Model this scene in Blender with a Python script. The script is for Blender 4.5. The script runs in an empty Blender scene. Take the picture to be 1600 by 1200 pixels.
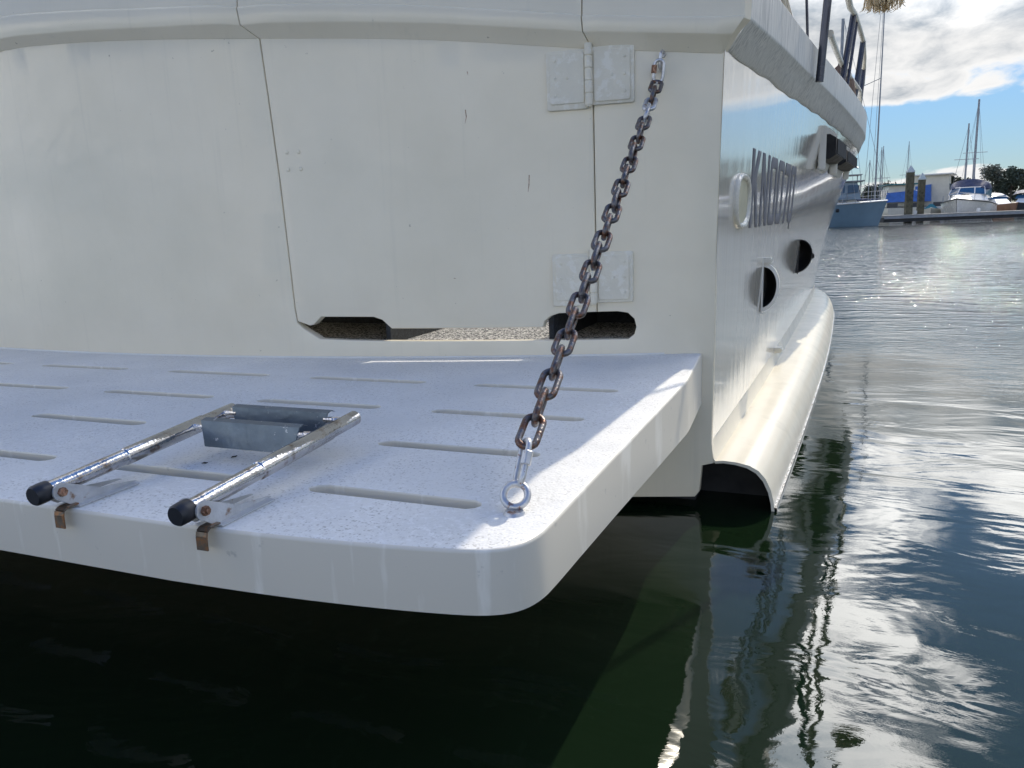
import bpy, bmesh, math, random
from mathutils import Vector, Matrix, geometry, noise as mnoise
random.seed(7)
S = bpy.context.scene
COL = S.collection
rad = math.radians

# ------------------------------------------------------------------ camera
cam_d = bpy.data.cameras.new("camera")
cam = bpy.data.objects.new("camera", cam_d); COL.objects.link(cam)
cam_d.sensor_width = 36.0; cam_d.lens = 36.0*1230/1600
cam_d.clip_start = 0.05; cam_d.clip_end = 8000
YAW, PITCH, ROLL = rad(22.9089), rad(11.5247), rad(2.3)
fw = Vector((-math.sin(YAW)*math.cos(PITCH), math.cos(YAW)*math.cos(PITCH), -math.sin(PITCH)))
r0 = Vector((math.cos(YAW), math.sin(YAW), 0)); u0 = r0.cross(fw)
rr = r0*math.cos(ROLL) - u0*math.sin(ROLL); uu = r0*math.sin(ROLL) + u0*math.cos(ROLL)
M = Matrix((rr, uu, -fw)).transposed().to_4x4(); M.translation = Vector((0, 0, 1.10))
cam.matrix_world = M
S.camera = cam

# ------------------------------------------------------------------ light and exposure
SUN_AZ, SUN_EL = rad(8.5), rad(40)
SKY_STRENGTH, CLOUD_LEVEL = 0.10, 5.7
sund = bpy.data.lights.new("sun", 'SUN'); sund.energy = 2.25; sund.angle = rad(0.53); sund.color = (1.0, 0.91, 0.76)
sun = bpy.data.objects.new("sun", sund); COL.objects.link(sun)
sdir = Vector((math.sin(SUN_AZ)*math.cos(SUN_EL), math.cos(SUN_AZ)*math.cos(SUN_EL), math.sin(SUN_EL)))
sun.rotation_euler = sdir.to_track_quat('Z', 'Y').to_euler()
sun.location = (2, 12, 12)
S.view_settings.view_transform = 'Standard'; S.view_settings.look = 'None'
S.view_settings.gamma = 1; S.view_settings.exposure = 0.80
S.cycles.max_bounces = 8; S.cycles.glossy_bounces = 5; S.cycles.diffuse_bounces = 4
S.cycles.sample_clamp_indirect = 8

W = bpy.data.worlds.new("World"); S.world = W; W.use_nodes = True
nt = W.node_tree; N = nt.nodes; Lk = nt.links
bg = N['Background']; bg.inputs[1].default_value = SKY_STRENGTH
sky = N.new('ShaderNodeTexSky'); sky.sky_type = 'NISHITA'; sky.sun_disc = False
sky.sun_elevation = SUN_EL; sky.sun_rotation = SUN_AZ; sky.air_density = 1.0; sky.dust_density = 0.6; sky.ozone_density = 2.0

def link(nt, a, b): nt.links.new(a, b)
def nmath(nt, op, a, b=None, c=None, clamp=False):
    n = nt.nodes.new('ShaderNodeMath'); n.operation = op; n.use_clamp = clamp
    for i, v in enumerate((a, b, c)):
        if v is None: continue
        if isinstance(v, (int, float)): n.inputs[i].default_value = v
        else: nt.links.new(v, n.inputs[i])
    return n.outputs[0]
def nnoise(nt, vec, scale, detail=4, rough=.5, dist=0.0):
    n = nt.nodes.new('ShaderNodeTexNoise'); n.inputs['Scale'].default_value = scale
    n.inputs['Detail'].default_value = detail; n.inputs['Roughness'].default_value = rough
    n.inputs['Distortion'].default_value = dist
    if vec is not None: nt.links.new(vec, n.inputs['Vector'])
    return n.outputs['Fac']
def nramp(nt, fac, stops, interp='LINEAR'):
    n = nt.nodes.new('ShaderNodeValToRGB'); n.color_ramp.interpolation = interp
    e = n.color_ramp.elements
    while len(e) > 1: e.remove(e[0])
    for i, (p, c) in enumerate(stops):
        el = e[0] if i == 0 else e.new(p)
        el.position = p
        el.color = (c, c, c, 1) if isinstance(c, (int, float)) else (*c, 1)
    nt.links.new(fac, n.inputs[0])
    return n.outputs[0]
def nmix(nt, fac, a, b, mode='MIX'):
    n = nt.nodes.new('ShaderNodeMix'); n.data_type = 'RGBA'; n.blend_type = mode
    for k, v in ((0, fac), (6, a), (7, b)):
        if isinstance(v, (int, float)): n.inputs[k].default_value = v if k == 0 else (v, v, v, 1)
        elif isinstance(v, tuple): n.inputs[k].default_value = (*v, 1)
        else: nt.links.new(v, n.inputs[k])
    return n.outputs[2]
def ncomb(nt, x, y, z):
    n = nt.nodes.new('ShaderNodeCombineXYZ')
    for i, v in enumerate((x, y, z)):
        if isinstance(v, (int, float)): n.inputs[i].default_value = v
        else: nt.links.new(v, n.inputs[i])
    return n.outputs[0]
def nsep(nt, v):
    n = nt.nodes.new('ShaderNodeSeparateXYZ'); nt.links.new(v, n.inputs[0]); return n.outputs

tc = N.new('ShaderNodeTexCoord')
dx, dy, dz = nsep(nt, tc.outputs['Generated'])
den = nmath(nt, 'ADD', nmath(nt, 'MAXIMUM', dz, 0.0), 0.26)
px = nmath(nt, 'DIVIDE', dx, den); py = nmath(nt, 'DIVIDE', dy, den)
CS = (4.4, 4.4, 1.7)
cv = ncomb(nt, nmath(nt, 'ADD', px, CS[0]), nmath(nt, 'ADD', py, CS[1]), CS[2])
warp = N.new('ShaderNodeVectorMath'); warp.operation = 'ADD'
wn = N.new('ShaderNodeTexNoise'); wn.inputs['Scale'].default_value = 2.0; wn.inputs['Detail'].default_value = 3
link(nt, cv, wn.inputs['Vector'])
ws = N.new('ShaderNodeVectorMath'); ws.operation = 'SCALE'; ws.inputs['Scale'].default_value = 0.35
link(nt, wn.outputs['Color'], ws.inputs[0]); link(nt, cv, warp.inputs[0]); link(nt, ws.outputs[0], warp.inputs[1])
d1 = nnoise(nt, warp.outputs[0], 1.15, 9, .56)
# more cloud towards the sun side of the sky, open blue above a low bank behind the viewer
front = nmath(nt, 'MULTIPLY', nramp(nt, nmath(nt, 'MULTIPLY_ADD', dy, 0.5, 0.5), [(0.35, 0.0), (0.8, 1.0)]), 0.10)
low = nramp(nt, dz, [(0.0, 0.12), (0.03, 0.09), (0.055, 0.05), (0.08, 0.115), (0.12, 0.215), (0.24, 0.225), (0.36, 0.14), (0.47, 0.12), (0.62, 0.17), (0.9, 0.08)])
back = nmath(nt, 'MULTIPLY', nramp(nt, nmath(nt, 'MULTIPLY_ADD', dy, 0.5, 0.5), [(0.25, 1.0), (0.5, 0.0)]), nramp(nt, dz, [(0.0, .12), (0.14, .10), (0.26, 0.0)]))  # low cloud bank behind the viewer, added to light the transom
dens = nmath(nt, 'ADD', nmath(nt, 'ADD', d1, nmath(nt, 'ADD', front, back)), nmath(nt, 'SUBTRACT', low, 0.10))
cover = nramp(nt, dens, [(0.60, 0.0), (0.655, 1.0)], 'EASE')
# soft grey bellies where the cloud is thick, bright rims where it is thin
thick = nramp(nt, dens, [(0.63, 0.0), (0.76, 1.0)], 'EASE')
billow = nnoise(nt, warp.outputs[0], 3.4, 8, .62)
shade = nmath(nt, 'MULTIPLY', thick, nramp(nt, billow, [(0.40, 1.0), (0.66, 0.0)]))
ccol = nmix(nt, shade, (1.0, 0.99, 0.975), (0.30, 0.36, 0.43))
csc = N.new('ShaderNodeVectorMath'); csc.operation = 'SCALE'; csc.inputs['Scale'].default_value = CLOUD_LEVEL
sd = N.new('ShaderNodeVectorMath'); sd.operation = 'DOT_PRODUCT'; link(nt, tc.outputs['Generated'], sd.inputs[0]); sd.inputs[1].default_value = sdir
# cloud lit through from behind is several times brighter close to the sun
glare = nramp(nt, sd.outputs['Value'], [(0.865, 0.0), (0.885, 0.07), (0.90, 0.16), (0.93, 0.50), (0.985, 0.85), (1.0, 1.0)])
cs2 = N.new('ShaderNodeVectorMath'); cs2.operation = 'SCALE'; link(nt, ccol, cs2.inputs[0])
# and cloud opposite the sun is fully front-lit
facing = nramp(nt, sd.outputs['Value'], [(0.0, 1.0), (0.45, 0.0)])
link(nt, nmath(nt, 'ADD', nmath(nt, 'MULTIPLY_ADD', glare, 9.0, 1.0), nmath(nt, 'MULTIPLY', facing, 1.3)), cs2.inputs['Scale'])
link(nt, cs2.outputs[0], csc.inputs[0])
# tame the glare round the sun so that the whole sky stays within a camera's range
lum = N.new('ShaderNodeRGBToBW'); link(nt, sky.outputs[0], lum.inputs[0])
gain = nmath(nt, 'DIVIDE', 1.25, nmath(nt, 'MULTIPLY_ADD', lum.outputs[0], 0.22, 1.0))
tcol = nmix(nt, nramp(nt, dz, [(0.0, 0.0), (0.12, 1.0)]), (0.66, 0.92, 1.30), (0.60, 0.90, 1.24))
tcol = nmix(nt, nramp(nt, dz, [(0.35, 0.0), (0.70, 1.0)]), tcol, (0.46, 0.84, 1.36))
tint = nmix(nt, 1.0, sky.outputs[0], tcol, 'MULTIPLY')
sg = N.new('ShaderNodeVectorMath'); sg.operation = 'SCALE'; link(nt, tint, sg.inputs[0]); link(nt, gain, sg.inputs['Scale'])
final = nmix(nt, cover, sg.outputs[0], csc.outputs[0])
link(nt, final, bg.inputs[0])

# ------------------------------------------------------------------ helpers
def new_mat(name):
    m = bpy.data.materials.new(name); m.use_nodes = True
    nt = m.node_tree; b = nt.nodes['Principled BSDF']
    return m, nt, b
def mat(name, col, rough=.5, metal=0.0, var=.12, vs=3.0, bump=0.0, bs=60.0, col2=None, c2lo=.55, c2hi=.62, c2s=14.0,
        spec=.5, coat=0.0, speck=None, stretch=(1, 1, 1), detail=5):
    m, nt, b = new_mat(name)
    tcn = nt.nodes.new('ShaderNodeTexCoord'); mp = nt.nodes.new('ShaderNodeMapping')
    mp.inputs['Scale'].default_value = stretch
    link(nt, tcn.outputs['Object'], mp.inputs[0]); V = mp.outputs[0]
    f = nnoise(nt, V, vs, detail, .6)
    lo = tuple(c*(1-var) for c in col); hi = tuple(min(1, c*(1+var)) for c in col)
    c = nramp(nt, f, [(.3, lo), (.7, hi)])
    if col2:
        f2 = nnoise(nt, V, c2s, 6, .65)
        k = nramp(nt, f2, [(c2lo, 0.0), (c2hi, 1.0)])
        c = nmix(nt, k, c, col2)
    if speck:
        sc, amt, scol = speck
        vo = nt.nodes.new('ShaderNodeTexVoronoi'); vo.inputs['Scale'].default_value = sc; link(nt, V, vo.inputs['Vector'])
        k = nmath(nt, 'MULTIPLY', nramp(nt, vo.outputs['Distance'], [(.18, 1.0), (.34, 0.0)]), nramp(nt, nnoise(nt, V, sc*.35, 2, .5), [(.5, 0.0), (.56, amt)]))
        c = nmix(nt, k, c, scol)
    link(nt, c, b.inputs['Base Color'])
    r = nramp(nt, nnoise(nt, V, vs*2.3, 4, .6), [(.3, max(0, rough*.8)), (.7, min(1, rough*1.2))])
    link(nt, r, b.inputs['Roughness'])
    b.inputs['Metallic'].default_value = metal
    b.inputs['Specular IOR Level'].default_value = spec
    b.inputs['Coat Weight'].default_value = coat
    if bump:
        bn = nt.nodes.new('ShaderNodeBump'); bn.inputs['Strength'].default_value = 1; bn.inputs['Distance'].default_value = bump
        link(nt, nnoise(nt, V, bs, 3, .5), bn.inputs['Height']); link(nt, bn.outputs[0], b.inputs['Normal'])
    return m

def tag(o, label=None, cat=None, group=None, kind=None):
    for k, v in (('label', label), ('category', cat), ('group', group), ('kind', kind)):
        if v: o[k] = v
    return o
WL = {}
def empty(name, loc=(0, 0, 0), rz=0.0, label=None, cat=None, group=None, parent=None):
    o = bpy.data.objects.new(name, None); COL.objects.link(o); o.empty_display_size = .2
    o.rotation_euler = (0, 0, rz)
    if parent is not None:
        o.parent = parent; o.location = Vector(loc) - WL[parent.name]
    else: o.location = loc
    WL[o.name] = Vector(loc)
    return tag(o, label, cat, group)
def obj(name, bm, m, parent=None, local=False, smooth=35, label=None):
    """link a bmesh as one object. Vertices are in world space unless local (then in the parent's space)"""
    me = bpy.data.meshes.new(name); bm.normal_update(); bm.to_mesh(me); bm.free()
    for mm in (m if isinstance(m, (list, tuple)) else [m]): me.materials.append(mm)
    if smooth:
        me.shade_smooth(); me.set_sharp_from_angle(angle=rad(smooth))
    o = bpy.data.objects.new(name, me); COL.objects.link(o)
    if parent is not None:
        o.parent = parent
        if not local:
            off = WL[parent.name]; me.transform(Matrix.Translation(-off)); WL[o.name] = off.copy()
        else: WL[o.name] = Vector((0, 0, 0))
    else: WL[o.name] = Vector((0, 0, 0))
    if label: o['label'] = label
    return o
def pieces(name, bm, m, parent=None, **kw):
    """every connected piece of the bmesh becomes an object of its own"""
    bm.verts.index_update(); seen = set(); out = []
    for v in bm.verts:
        if v.index in seen: continue
        st, comp = [v], []
        seen.add(v.index)
        while st:
            u = st.pop(); comp.append(u)
            for e in u.link_edges:
                w = e.other_vert(u)
                if w.index not in seen: seen.add(w.index); st.append(w)
        b2 = bmesh.new(); vm = {u: b2.verts.new(u.co) for u in comp}; done = set()
        for u in comp:
            for f in u.link_faces:
                if f.index in done and f.index >= 0: continue
                key = tuple(sorted(x.index for x in f.verts))
                if key in done: continue
                done.add(key)
                try: b2.faces.new([vm[x] for x in f.verts])
                except ValueError: pass
        out.append(obj(name, b2, m, parent, **kw))
    bm.free()
    return out
def BM(): return bmesh.new()
def add_box(bm, c, s, rot=None, mi=0, bev=0.0):
    b2 = bmesh.new(); bmesh.ops.create_cube(b2, size=1)
    bmesh.ops.scale(b2, vec=s, verts=b2.verts)
    if bev: bmesh.ops.bevel(b2, geom=b2.edges[:], offset=bev, segments=2, affect='EDGES', clamp_overlap=True)
    if rot is not None: bmesh.ops.transform(b2, matrix=rot.to_4x4(), verts=b2.verts)
    bmesh.ops.translate(b2, vec=c, verts=b2.verts)
    merge(bm, b2, mi)
def merge(bm, b2, mi=0):
    vm = {v: bm.verts.new(v.co) for v in b2.verts}
    for f in b2.faces:
        try:
            nf = bm.faces.new([vm[v] for v in f.verts]); nf.material_index = mi; nf.smooth = True
        except ValueError: pass
    b2.free()
def frames(path, closed=False):
    n = len(path); T = []
    for i in range(n):
        a = path[(i-1) % n] if (closed or i > 0) else path[0]
        b = path[(i+1) % n] if (closed or i < n-1) else path[-1]
        T.append((b-a).normalized())
    up = Vector((0, 0, 1)) if abs(T[0].z) < .9 else Vector((1, 0, 0))
    nrm = (up - T[0]*up.dot(T[0])).normalized(); out = []
    for i in range(n):
        nrm = (nrm - T[i]*nrm.dot(T[i])).normalized()
        out.append((T[i], nrm, T[i].cross(nrm)))
    return out
def add_tube(bm, path, r, seg=12, closed=False, cap=True, mi=0):
    path = [Vector(p) for p in path]; fr = frames(path, closed); rings = []
    for i, (p, (t, a, b)) in enumerate(zip(path, fr)):
        ri = r[i] if isinstance(r, (list, tuple)) else r
        rings.append([bm.verts.new(p + a*math.cos(k*2*math.pi/seg)*ri + b*math.sin(k*2*math.pi/seg)*ri) for k in range(seg)])
    n = len(rings)
    for i in range(n if closed else n-1):
        A, B = rings[i], rings[(i+1) % n]
        for k in range(seg):
            f = bm.faces.new((A[k], A[(k+1) % seg], B[(k+1) % seg], B[k])); f.material_index = mi
    if cap and not closed:
        bm.faces.new(rings[0][::-1]).material_index = mi; bm.faces.new(rings[-1]).material_index = mi
def add_loft(bm, secs, closed_sec=False, cap=False, mi=0, flip=False):
    rows = [[bm.verts.new(Vector(p)) for p in s] for s in secs]
    m = len(rows[0])
    for i in range(len(rows)-1):
        for k in range(m if closed_sec else m-1):
            q = [rows[i][k], rows[i][(k+1) % m], rows[i+1][(k+1) % m], rows[i+1][k]]
            if flip: q.reverse()
            try: bm.faces.new(q).material_index = mi
            except ValueError: pass
    if cap and closed_sec:
        try:
            bm.faces.new(rows[0]); bm.faces.new(rows[-1][::-1])
        except ValueError: pass
    return rows
def fixn(bm):
    bmesh.ops.remove_doubles(bm, verts=bm.verts, dist=1e-5)
    bmesh.ops.recalc_face_normals(bm, faces=bm.faces)
def inside(p, poly):
    x, y = p; c = False; j = len(poly)-1
    for i in range(len(poly)):
        xi, yi = poly[i]; xj, yj = poly[j]
        if (yi > y) != (yj > y) and x < (xj-xi)*(y-yi)/(yj-yi)+xi: c = not c
        j = i
    return c
def area(p): return sum(p[i-1][0]*p[i][1]-p[i][0]*p[i-1][1] for i in range(len(p)))/2
def offset_in(poly, d, inward=True):
    """vertex normals offset; poly CCW -> moves inward for d>0"""
    n = len(poly); out = []
    for i in range(n):
        a, b, c = Vector(poly[i-1]), Vector(poly[i]), Vector(poly[(i+1) % n])
        e1 = (b-a).normalized(); e2 = (c-b).normalized()
        n1 = Vector((-e1.y, e1.x)); n2 = Vector((-e2.y, e2.x))
        m = n1+n2
        if m.length < 1e-6: m = n1
        m.normalize(); k = 1/max(.45, m.dot(n1))
        out.append(tuple(b + m*d*k))
    return out
def seg_poly(poly, step):
    out = []
    for i in range(len(poly)):
        a = Vector(poly[i]); b = Vector(poly[(i+1) % len(poly)])
        k = max(1, int((b-a).length/step))
        for j in range(k): out.append(tuple(a+(b-a)*j/k))
    return out
def slab(outer, holes, w0, w1, r, fmap, grid=.15, seg=4, hr=.002, back=True):
    """2-D outline with holes extruded from w0 to w1 with a rounded front rim; fmap(u,v,w)->3D"""
    bm = BM()
    outer = seg_poly(outer, grid)
    if area(outer) < 0: outer = outer[::-1]
    hs = []
    for h in holes:
        h = seg_poly(h, grid)
        hs.append(h[::-1] if area(h) > 0 else h)
    loops = [(outer, r)] + [(h, hr) for h in hs]
    def fill(polys, w, rev):
        vs, es = [], []
        for P in polys:
            s = len(vs); vs += [Vector(p) for p in P]
            es += [(s+i, s+(i+1) % len(P)) for i in range(len(P))]
        xs = [p[0] for p in polys[0]]; ys = [p[1] for p in polys[0]]
        u = min(xs)+grid*.5
        while u < max(xs):
            v = min(ys)+grid*.5
            while v < max(ys):
                if inside((u, v), polys[0]) and not any(inside((u, v), h) for h in polys[1:]): vs.append(Vector((u, v)))
                v += grid
            u += grid
        res = geometry.delaunay_2d_cdt(vs, es, [], 0, 1e-6)
        V = [bm.verts.new(fmap(p.x, p.y, w)) for p in res[0]]
        for t in res[2]:
            c = sum((res[0][i] for i in t), Vector((0, 0)))/len(t)
            if inside(c, polys[0]) and not any(inside(c, h) for h in polys[1:]):
                q = [V[i] for i in t]
                try: bm.faces.new(q[::-1] if rev else q)
                except ValueError: pass
    ins = [offset_in(P, rr_) for P, rr_ in loops]
    fill(ins, w1, False)
    if back: fill([P for P, _ in loops], w0, True)
    for (P, rr_), I in zip(loops, ins):
        rings = []
        sg = seg if rr_ > .0025 else 1
        for k in range(sg+1):
            a = k/sg*math.pi/2
            off = rr_*(1-math.sin(a)); w = w1 - rr_*(1-math.cos(a))
            Q = offset_in(P, off) if off > 1e-9 else P
            rings.append([fmap(q[0], q[1], w) for q in Q])
        rings.append([fmap(q[0], q[1], w0) for q in P])
        rows = [[bm.verts.new(Vector(p)) for p in R] for R in rings]
        n = len(P)
        for i in range(len(rows)-1):
            for k in range(n):
                bm.faces.new((rows[i][k], rows[i+1][k], rows[i+1][(k+1) % n], rows[i][(k+1) % n]))
    fixn(bm)
    loose = [v for v in bm.verts if not v.link_faces]
    bmesh.ops.delete(bm, geom=loose, context='VERTS')
    return bm
def interp(x, X, Y):
    if x <= X[0]: return Y[0]
    for i in range(1, len(X)):
        if x <= X[i]:
            t = (x-X[i-1])/(X[i]-X[i-1]); return Y[i-1]+(Y[i]-Y[i-1])*t
    return Y[-1]
def smooth_interp(x, X, Y):
    """Catmull-Rom style through the points"""
    if x <= X[0]: return Y[0]
    if x >= X[-1]: return Y[-1]
    n = len(X)
    def sl(i):
        if i == 0: return (Y[1]-Y[0])/(X[1]-X[0])
        if i == n-1: return (Y[-1]-Y[-2])/(X[-1]-X[-2])
        return (Y[i+1]-Y[i-1])/(X[i+1]-X[i-1])
    for i in range(1, n):
        if x <= X[i]:
            h = X[i]-X[i-1]; t = (x-X[i-1])/h
            a, b = sl(i-1)*h, sl(i)*h
            return (2*t**3-3*t*t+1)*Y[i-1]+(t**3-2*t*t+t)*a+(-2*t**3+3*t*t)*Y[i]+(t**3-t*t)*b

# ------------------------------------------------------------------ materials
def transom_mat():
    m, nt, b = new_mat("gloss_cream_paint")
    V = nt.nodes.new('ShaderNodeTexCoord').outputs['Object']
    c = nramp(nt, nnoise(nt, V, 1.6, 6, .6), [(.3, (.74, .665, .505)), (.7, (.815, .735, .57))])
    x, y, z = nsep(nt, V)
    drip = nnoise(nt, ncomb(nt, nmath(nt, 'MULTIPLY', x, 22), nmath(nt, 'MULTIPLY', y, 22), nmath(nt, 'MULTIPLY', z, .9)), 1.0, 5, .6)
    c = nmix(nt, nramp(nt, drip, [(.58, 0.0), (.76, .20)]), c, (.50, .47, .38))
    sp = nnoise(nt, V, 38, 3, .6)
    c = nmix(nt, nramp(nt, sp, [(.735, 0.0), (.76, .55)]), c, (.25, .2, .13))
    link(nt, c, b.inputs['Base Color'])
    link(nt, nramp(nt, nnoise(nt, V, 5, 5, .6), [(.3, .17), (.7, .23)]), b.inputs['Roughness'])
    bn = nt.nodes.new('ShaderNodeBump'); bn.inputs['Distance'].default_value = .006
    h = nmath(nt, 'ADD', nmath(nt, 'MULTIPLY', nnoise(nt, V, 180, 2, .5), .02), nnoise(nt, V, 4.0, 3, .5))
    link(nt, h, bn.inputs['Height']); link(nt, bn.outputs[0], b.inputs['Normal'])
    return m
def side_mat():
    m, nt, b = new_mat("mirror_gloss_topsides")
    V = nt.nodes.new('ShaderNodeTexCoord').outputs['Object']
    x, y, z = nsep(nt, V)
    st = nnoise(nt, ncomb(nt, 0.0, nmath(nt, 'MULTIPLY', y, 9.0), nmath(nt, 'MULTIPLY', z, .55)), 1.0, 6, .62)
    c = nramp(nt, nnoise(nt, V, 1.3, 5, .6), [(.3, (.68, .64, .55)), (.7, (.75, .71, .61))])
    run = nnoise(nt, ncomb(nt, 0.0, nmath(nt, 'MULTIPLY', y, 26.0), nmath(nt, 'MULTIPLY', z, .8)), 1.0, 4, .6)
    c = nmix(nt, nramp(nt, run, [(.58, 0.0), (.75, .22)]), c, (.80, .79, .75))
    link(nt, c, b.inputs['Base Color'])
    b.inputs['Roughness'].default_value = .07
    b.inputs['Specular IOR Level'].default_value = .6
    b.inputs['Coat Weight'].default_value = .55; b.inputs['Coat Roughness'].default_value = .04
    bn = nt.nodes.new('ShaderNodeBump'); bn.inputs['Distance'].default_value = .0016
    h = nmath(nt, 'ADD', st, nmath(nt, 'MULTIPLY', nnoise(nt, V, 1.4, 2, .5), 1.5))
    link(nt, h, bn.inputs['Height']); link(nt, bn.outputs[0], b.inputs['Normal']); link(nt, bn.outputs[0], b.inputs['Coat Normal'])
    return m
def gunwale_mat():
    m, nt, b = new_mat("streaked_gunwale_paint")
    V = nt.nodes.new('ShaderNodeTexCoord').outputs['Object']
    x, y, z = nsep(nt, V)
    fine = nnoise(nt, ncomb(nt, nmath(nt, 'MULTIPLY', x, 60), nmath(nt, 'MULTIPLY', y, 60), nmath(nt, 'MULTIPLY', z, 3)), 1.0, 5, .6)
    patch = nnoise(nt, V, 2.3, 5, .6)
    c = nramp(nt, patch, [(.3, (.60, .60, .56)), (.7, (.72, .71, .67))])
    k = nmath(nt, 'MULTIPLY', nramp(nt, fine, [(.46, 0.0), (.60, .9)]), nramp(nt, patch, [(.38, .25), (.58, 1.0)]))
    c = nmix(nt, k, c, (.33, .34, .33))
    c = nmix(nt, nramp(nt, nnoise(nt, V, 42, 3, .6), [(.70, 0.0), (.74, .7)]), c, (.30, .27, .2))
    link(nt, c, b.inputs['Base Color'])
    b.inputs['Roughness'].default_value = .42
    bn = nt.nodes.new('ShaderNodeBump'); bn.inputs['Distance'].default_value = .003
    link(nt, fine, bn.inputs['Height']); link(nt, bn.outputs[0], b.inputs['Normal'])
    return m
def deck_mat():
    m, nt, b = new_mat("nonskid_platform_paint")
    V = nt.nodes.new('ShaderNodeTexCoord').outputs['Object']
    c = nramp(nt, nnoise(nt, V, 2.2, 7, .62), [(.3, (.64, .64, .62)), (.7, (.80, .79, .75))])
    frost = nnoise(nt, V, 60, 7, .75)
    c = nmix(nt, nmath(nt, 'MULTIPLY', nramp(nt, frost, [(.50, 0.0), (.60, .55)]), nramp(nt, nnoise(nt, V, 1.8, 3, .5), [(.42, 0.0), (.58, 1.0)])), c, (.88, .88, .87))
    vo = nt.nodes.new('ShaderNodeTexVoronoi'); vo.inputs['Scale'].default_value = 170; link(nt, V, vo.inputs['Vector'])
    g = nmath(nt, 'MULTIPLY', nramp(nt, vo.outputs['Distance'], [(.26, 1.0), (.50, 0.0)]),
              nmath(nt, 'MULTIPLY', nramp(nt, nnoise(nt, V, 95, 2, .5), [(.48, 0.0), (.56, 1.0)]), nramp(nt, nnoise(nt, V, 7, 4, .6), [(.38, .25), (.58, 1.0)])))
    c = nmix(nt, nmath(nt, 'MULTIPLY', g, .62), c, (.27, .25, .22))
    scuff = nnoise(nt, V, 13, 6, .7)
    c = nmix(nt, nramp(nt, scuff, [(.70, 0.0), (.74, .5)]), c, (.33, .33, .32))
    geo = nt.nodes.new('ShaderNodeNewGeometry'); nz = nsep(nt, geo.outputs['Normal'])[2]
    flat = nramp(nt, nz, [(.9, 0.0), (.97, 1.0)])
    x, y, z = nsep(nt, V)
    run = nnoise(nt, ncomb(nt, nmath(nt, 'MULTIPLY', x, 16), nmath(nt, 'MULTIPLY', y, 6), nmath(nt, 'MULTIPLY', z, 2.0)), 1.0, 4, .6)
    side = nmix(nt, nramp(nt, run, [(.58, 0.0), (.66, .75)]), (.66, .62, .53), (.82, .79, .71))
    side = nmix(nt, nramp(nt, nnoise(nt, V, 24, 4, .6), [(.67, 0.0), (.74, .5)]), side, (.34, .33, .3))
    link(nt, nmix(nt, flat, side, c), b.inputs['Base Color'])
    link(nt, nramp(nt, flat, [(0, .35), (1, .48)]), b.inputs['Roughness'])
    bn = nt.nodes.new('ShaderNodeBump'); bn.inputs['Distance'].default_value = .0005
    h = nmath(nt, 'MULTIPLY', nmath(nt, 'ADD', vo.outputs['Distance'], nnoise(nt, V, 140, 3, .6)), nmath(nt, 'MULTIPLY_ADD', flat, .9, .1))
    link(nt, h, bn.inputs['Height']); link(nt, bn.outputs[0], b.inputs['Normal'])
    return m
MT = transom_mat(); MS = side_mat(); MG = gunwale_mat(); MD = deck_mat()
M_white = mat("cream_paint", (.72, .70, .64), .35, vs=4, var=.06, bump=.0006, bs=150)
M_hinge = mat("brushed_over_paint", (.73, .675, .54), .5, vs=9, var=.06, bump=.002, bs=70, col2=(.79, .745, .63), c2lo=.52, c2hi=.6, c2s=30)
M_spon = mat("sponson_cream_paint", (.77, .71, .57), .22, vs=2.4, var=.05, bump=.0010, bs=5, col2=(.66, .61, .49), c2lo=.56, c2hi=.75, c2s=5)
M_black = mat("antifoul_and_shade_black", (.012, .012, .013), .7, vs=5, var=.3)
M_seam = mat("dark_seam", (.05, .045, .03), .8, vs=5, var=.3)
M_steel = mat("stainless_tube", (.54, .53, .53), .16, 1.0, vs=12, var=.2, bump=.0008, bs=90, col2=(.24, .18, .14), c2lo=.54, c2hi=.66, c2s=22)
M_plate = mat("tarnished_plate", (.13, .16, .19), .36, .7, vs=9, var=.25, bump=.001, bs=70, col2=(.45, .46, .48), c2lo=.63, c2hi=.66, c2s=55)
M_bracket = mat("dull_bracket", (.52, .53, .54), .5, .45, vs=20, var=.15, bump=.001, bs=120, col2=(.28, .18, .12), c2lo=.60, c2hi=.70, c2s=28)
M_rust = mat("rusty_bolt", (.23, .12, .07), .6, .5, vs=60, var=.4, bump=.002, bs=200, col2=(.5, .3, .2), c2lo=.5, c2hi=.6, c2s=70)
M_chain = mat("rusted_chain", (.13, .125, .13), .38, .7, vs=50, var=.4, bump=.0016, bs=160, col2=(.15, .07, .04), c2lo=.48, c2hi=.60, c2s=45)
M_zinc = mat("bright_zinc", (.56, .56, .56), .40, .7, vs=40, var=.15, bump=.0008, bs=120, col2=(.30, .18, .13), c2lo=.58, c2hi=.64, c2s=50)
M_cap = mat("black_rubber", (.012, .014, .02), .42, vs=40, var=.2)
M_letter = mat("slate_vinyl", (.12, .125, .15), .6, vs=5, var=.1)
M_carpet = mat("speckled_cockpit_sole", (.028, .033, .042), .95, vs=90, var=.4, bump=.004, bs=300, col2=(.50, .50, .49), c2lo=.50, c2hi=.52, c2s=115)
M_cap2 = mat("dark_shade_box_lining", (.02, .024, .03), .9, vs=60, var=.5, bump=.003, bs=200)
M_glass = mat("dark_glass", (.02, .025, .035), .06, vs=3, var=.2)
M_rail = mat("dark_rail", (.05, .055, .075), .25, .3, vs=9, var=.2)
M_railc = mat("cream_rail", (.66, .63, .54), .3, vs=9, var=.1)
M_brown = mat("brown_canvas", (.20, .13, .09), .85, vs=14, var=.3, bump=.006, bs=40)
M_straw = mat("straw_fibre", (.62, .50, .32), .8, vs=30, var=.35)
M_rope = mat("white_rope", (.70, .68, .62), .8, vs=40, var=.2)

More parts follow.
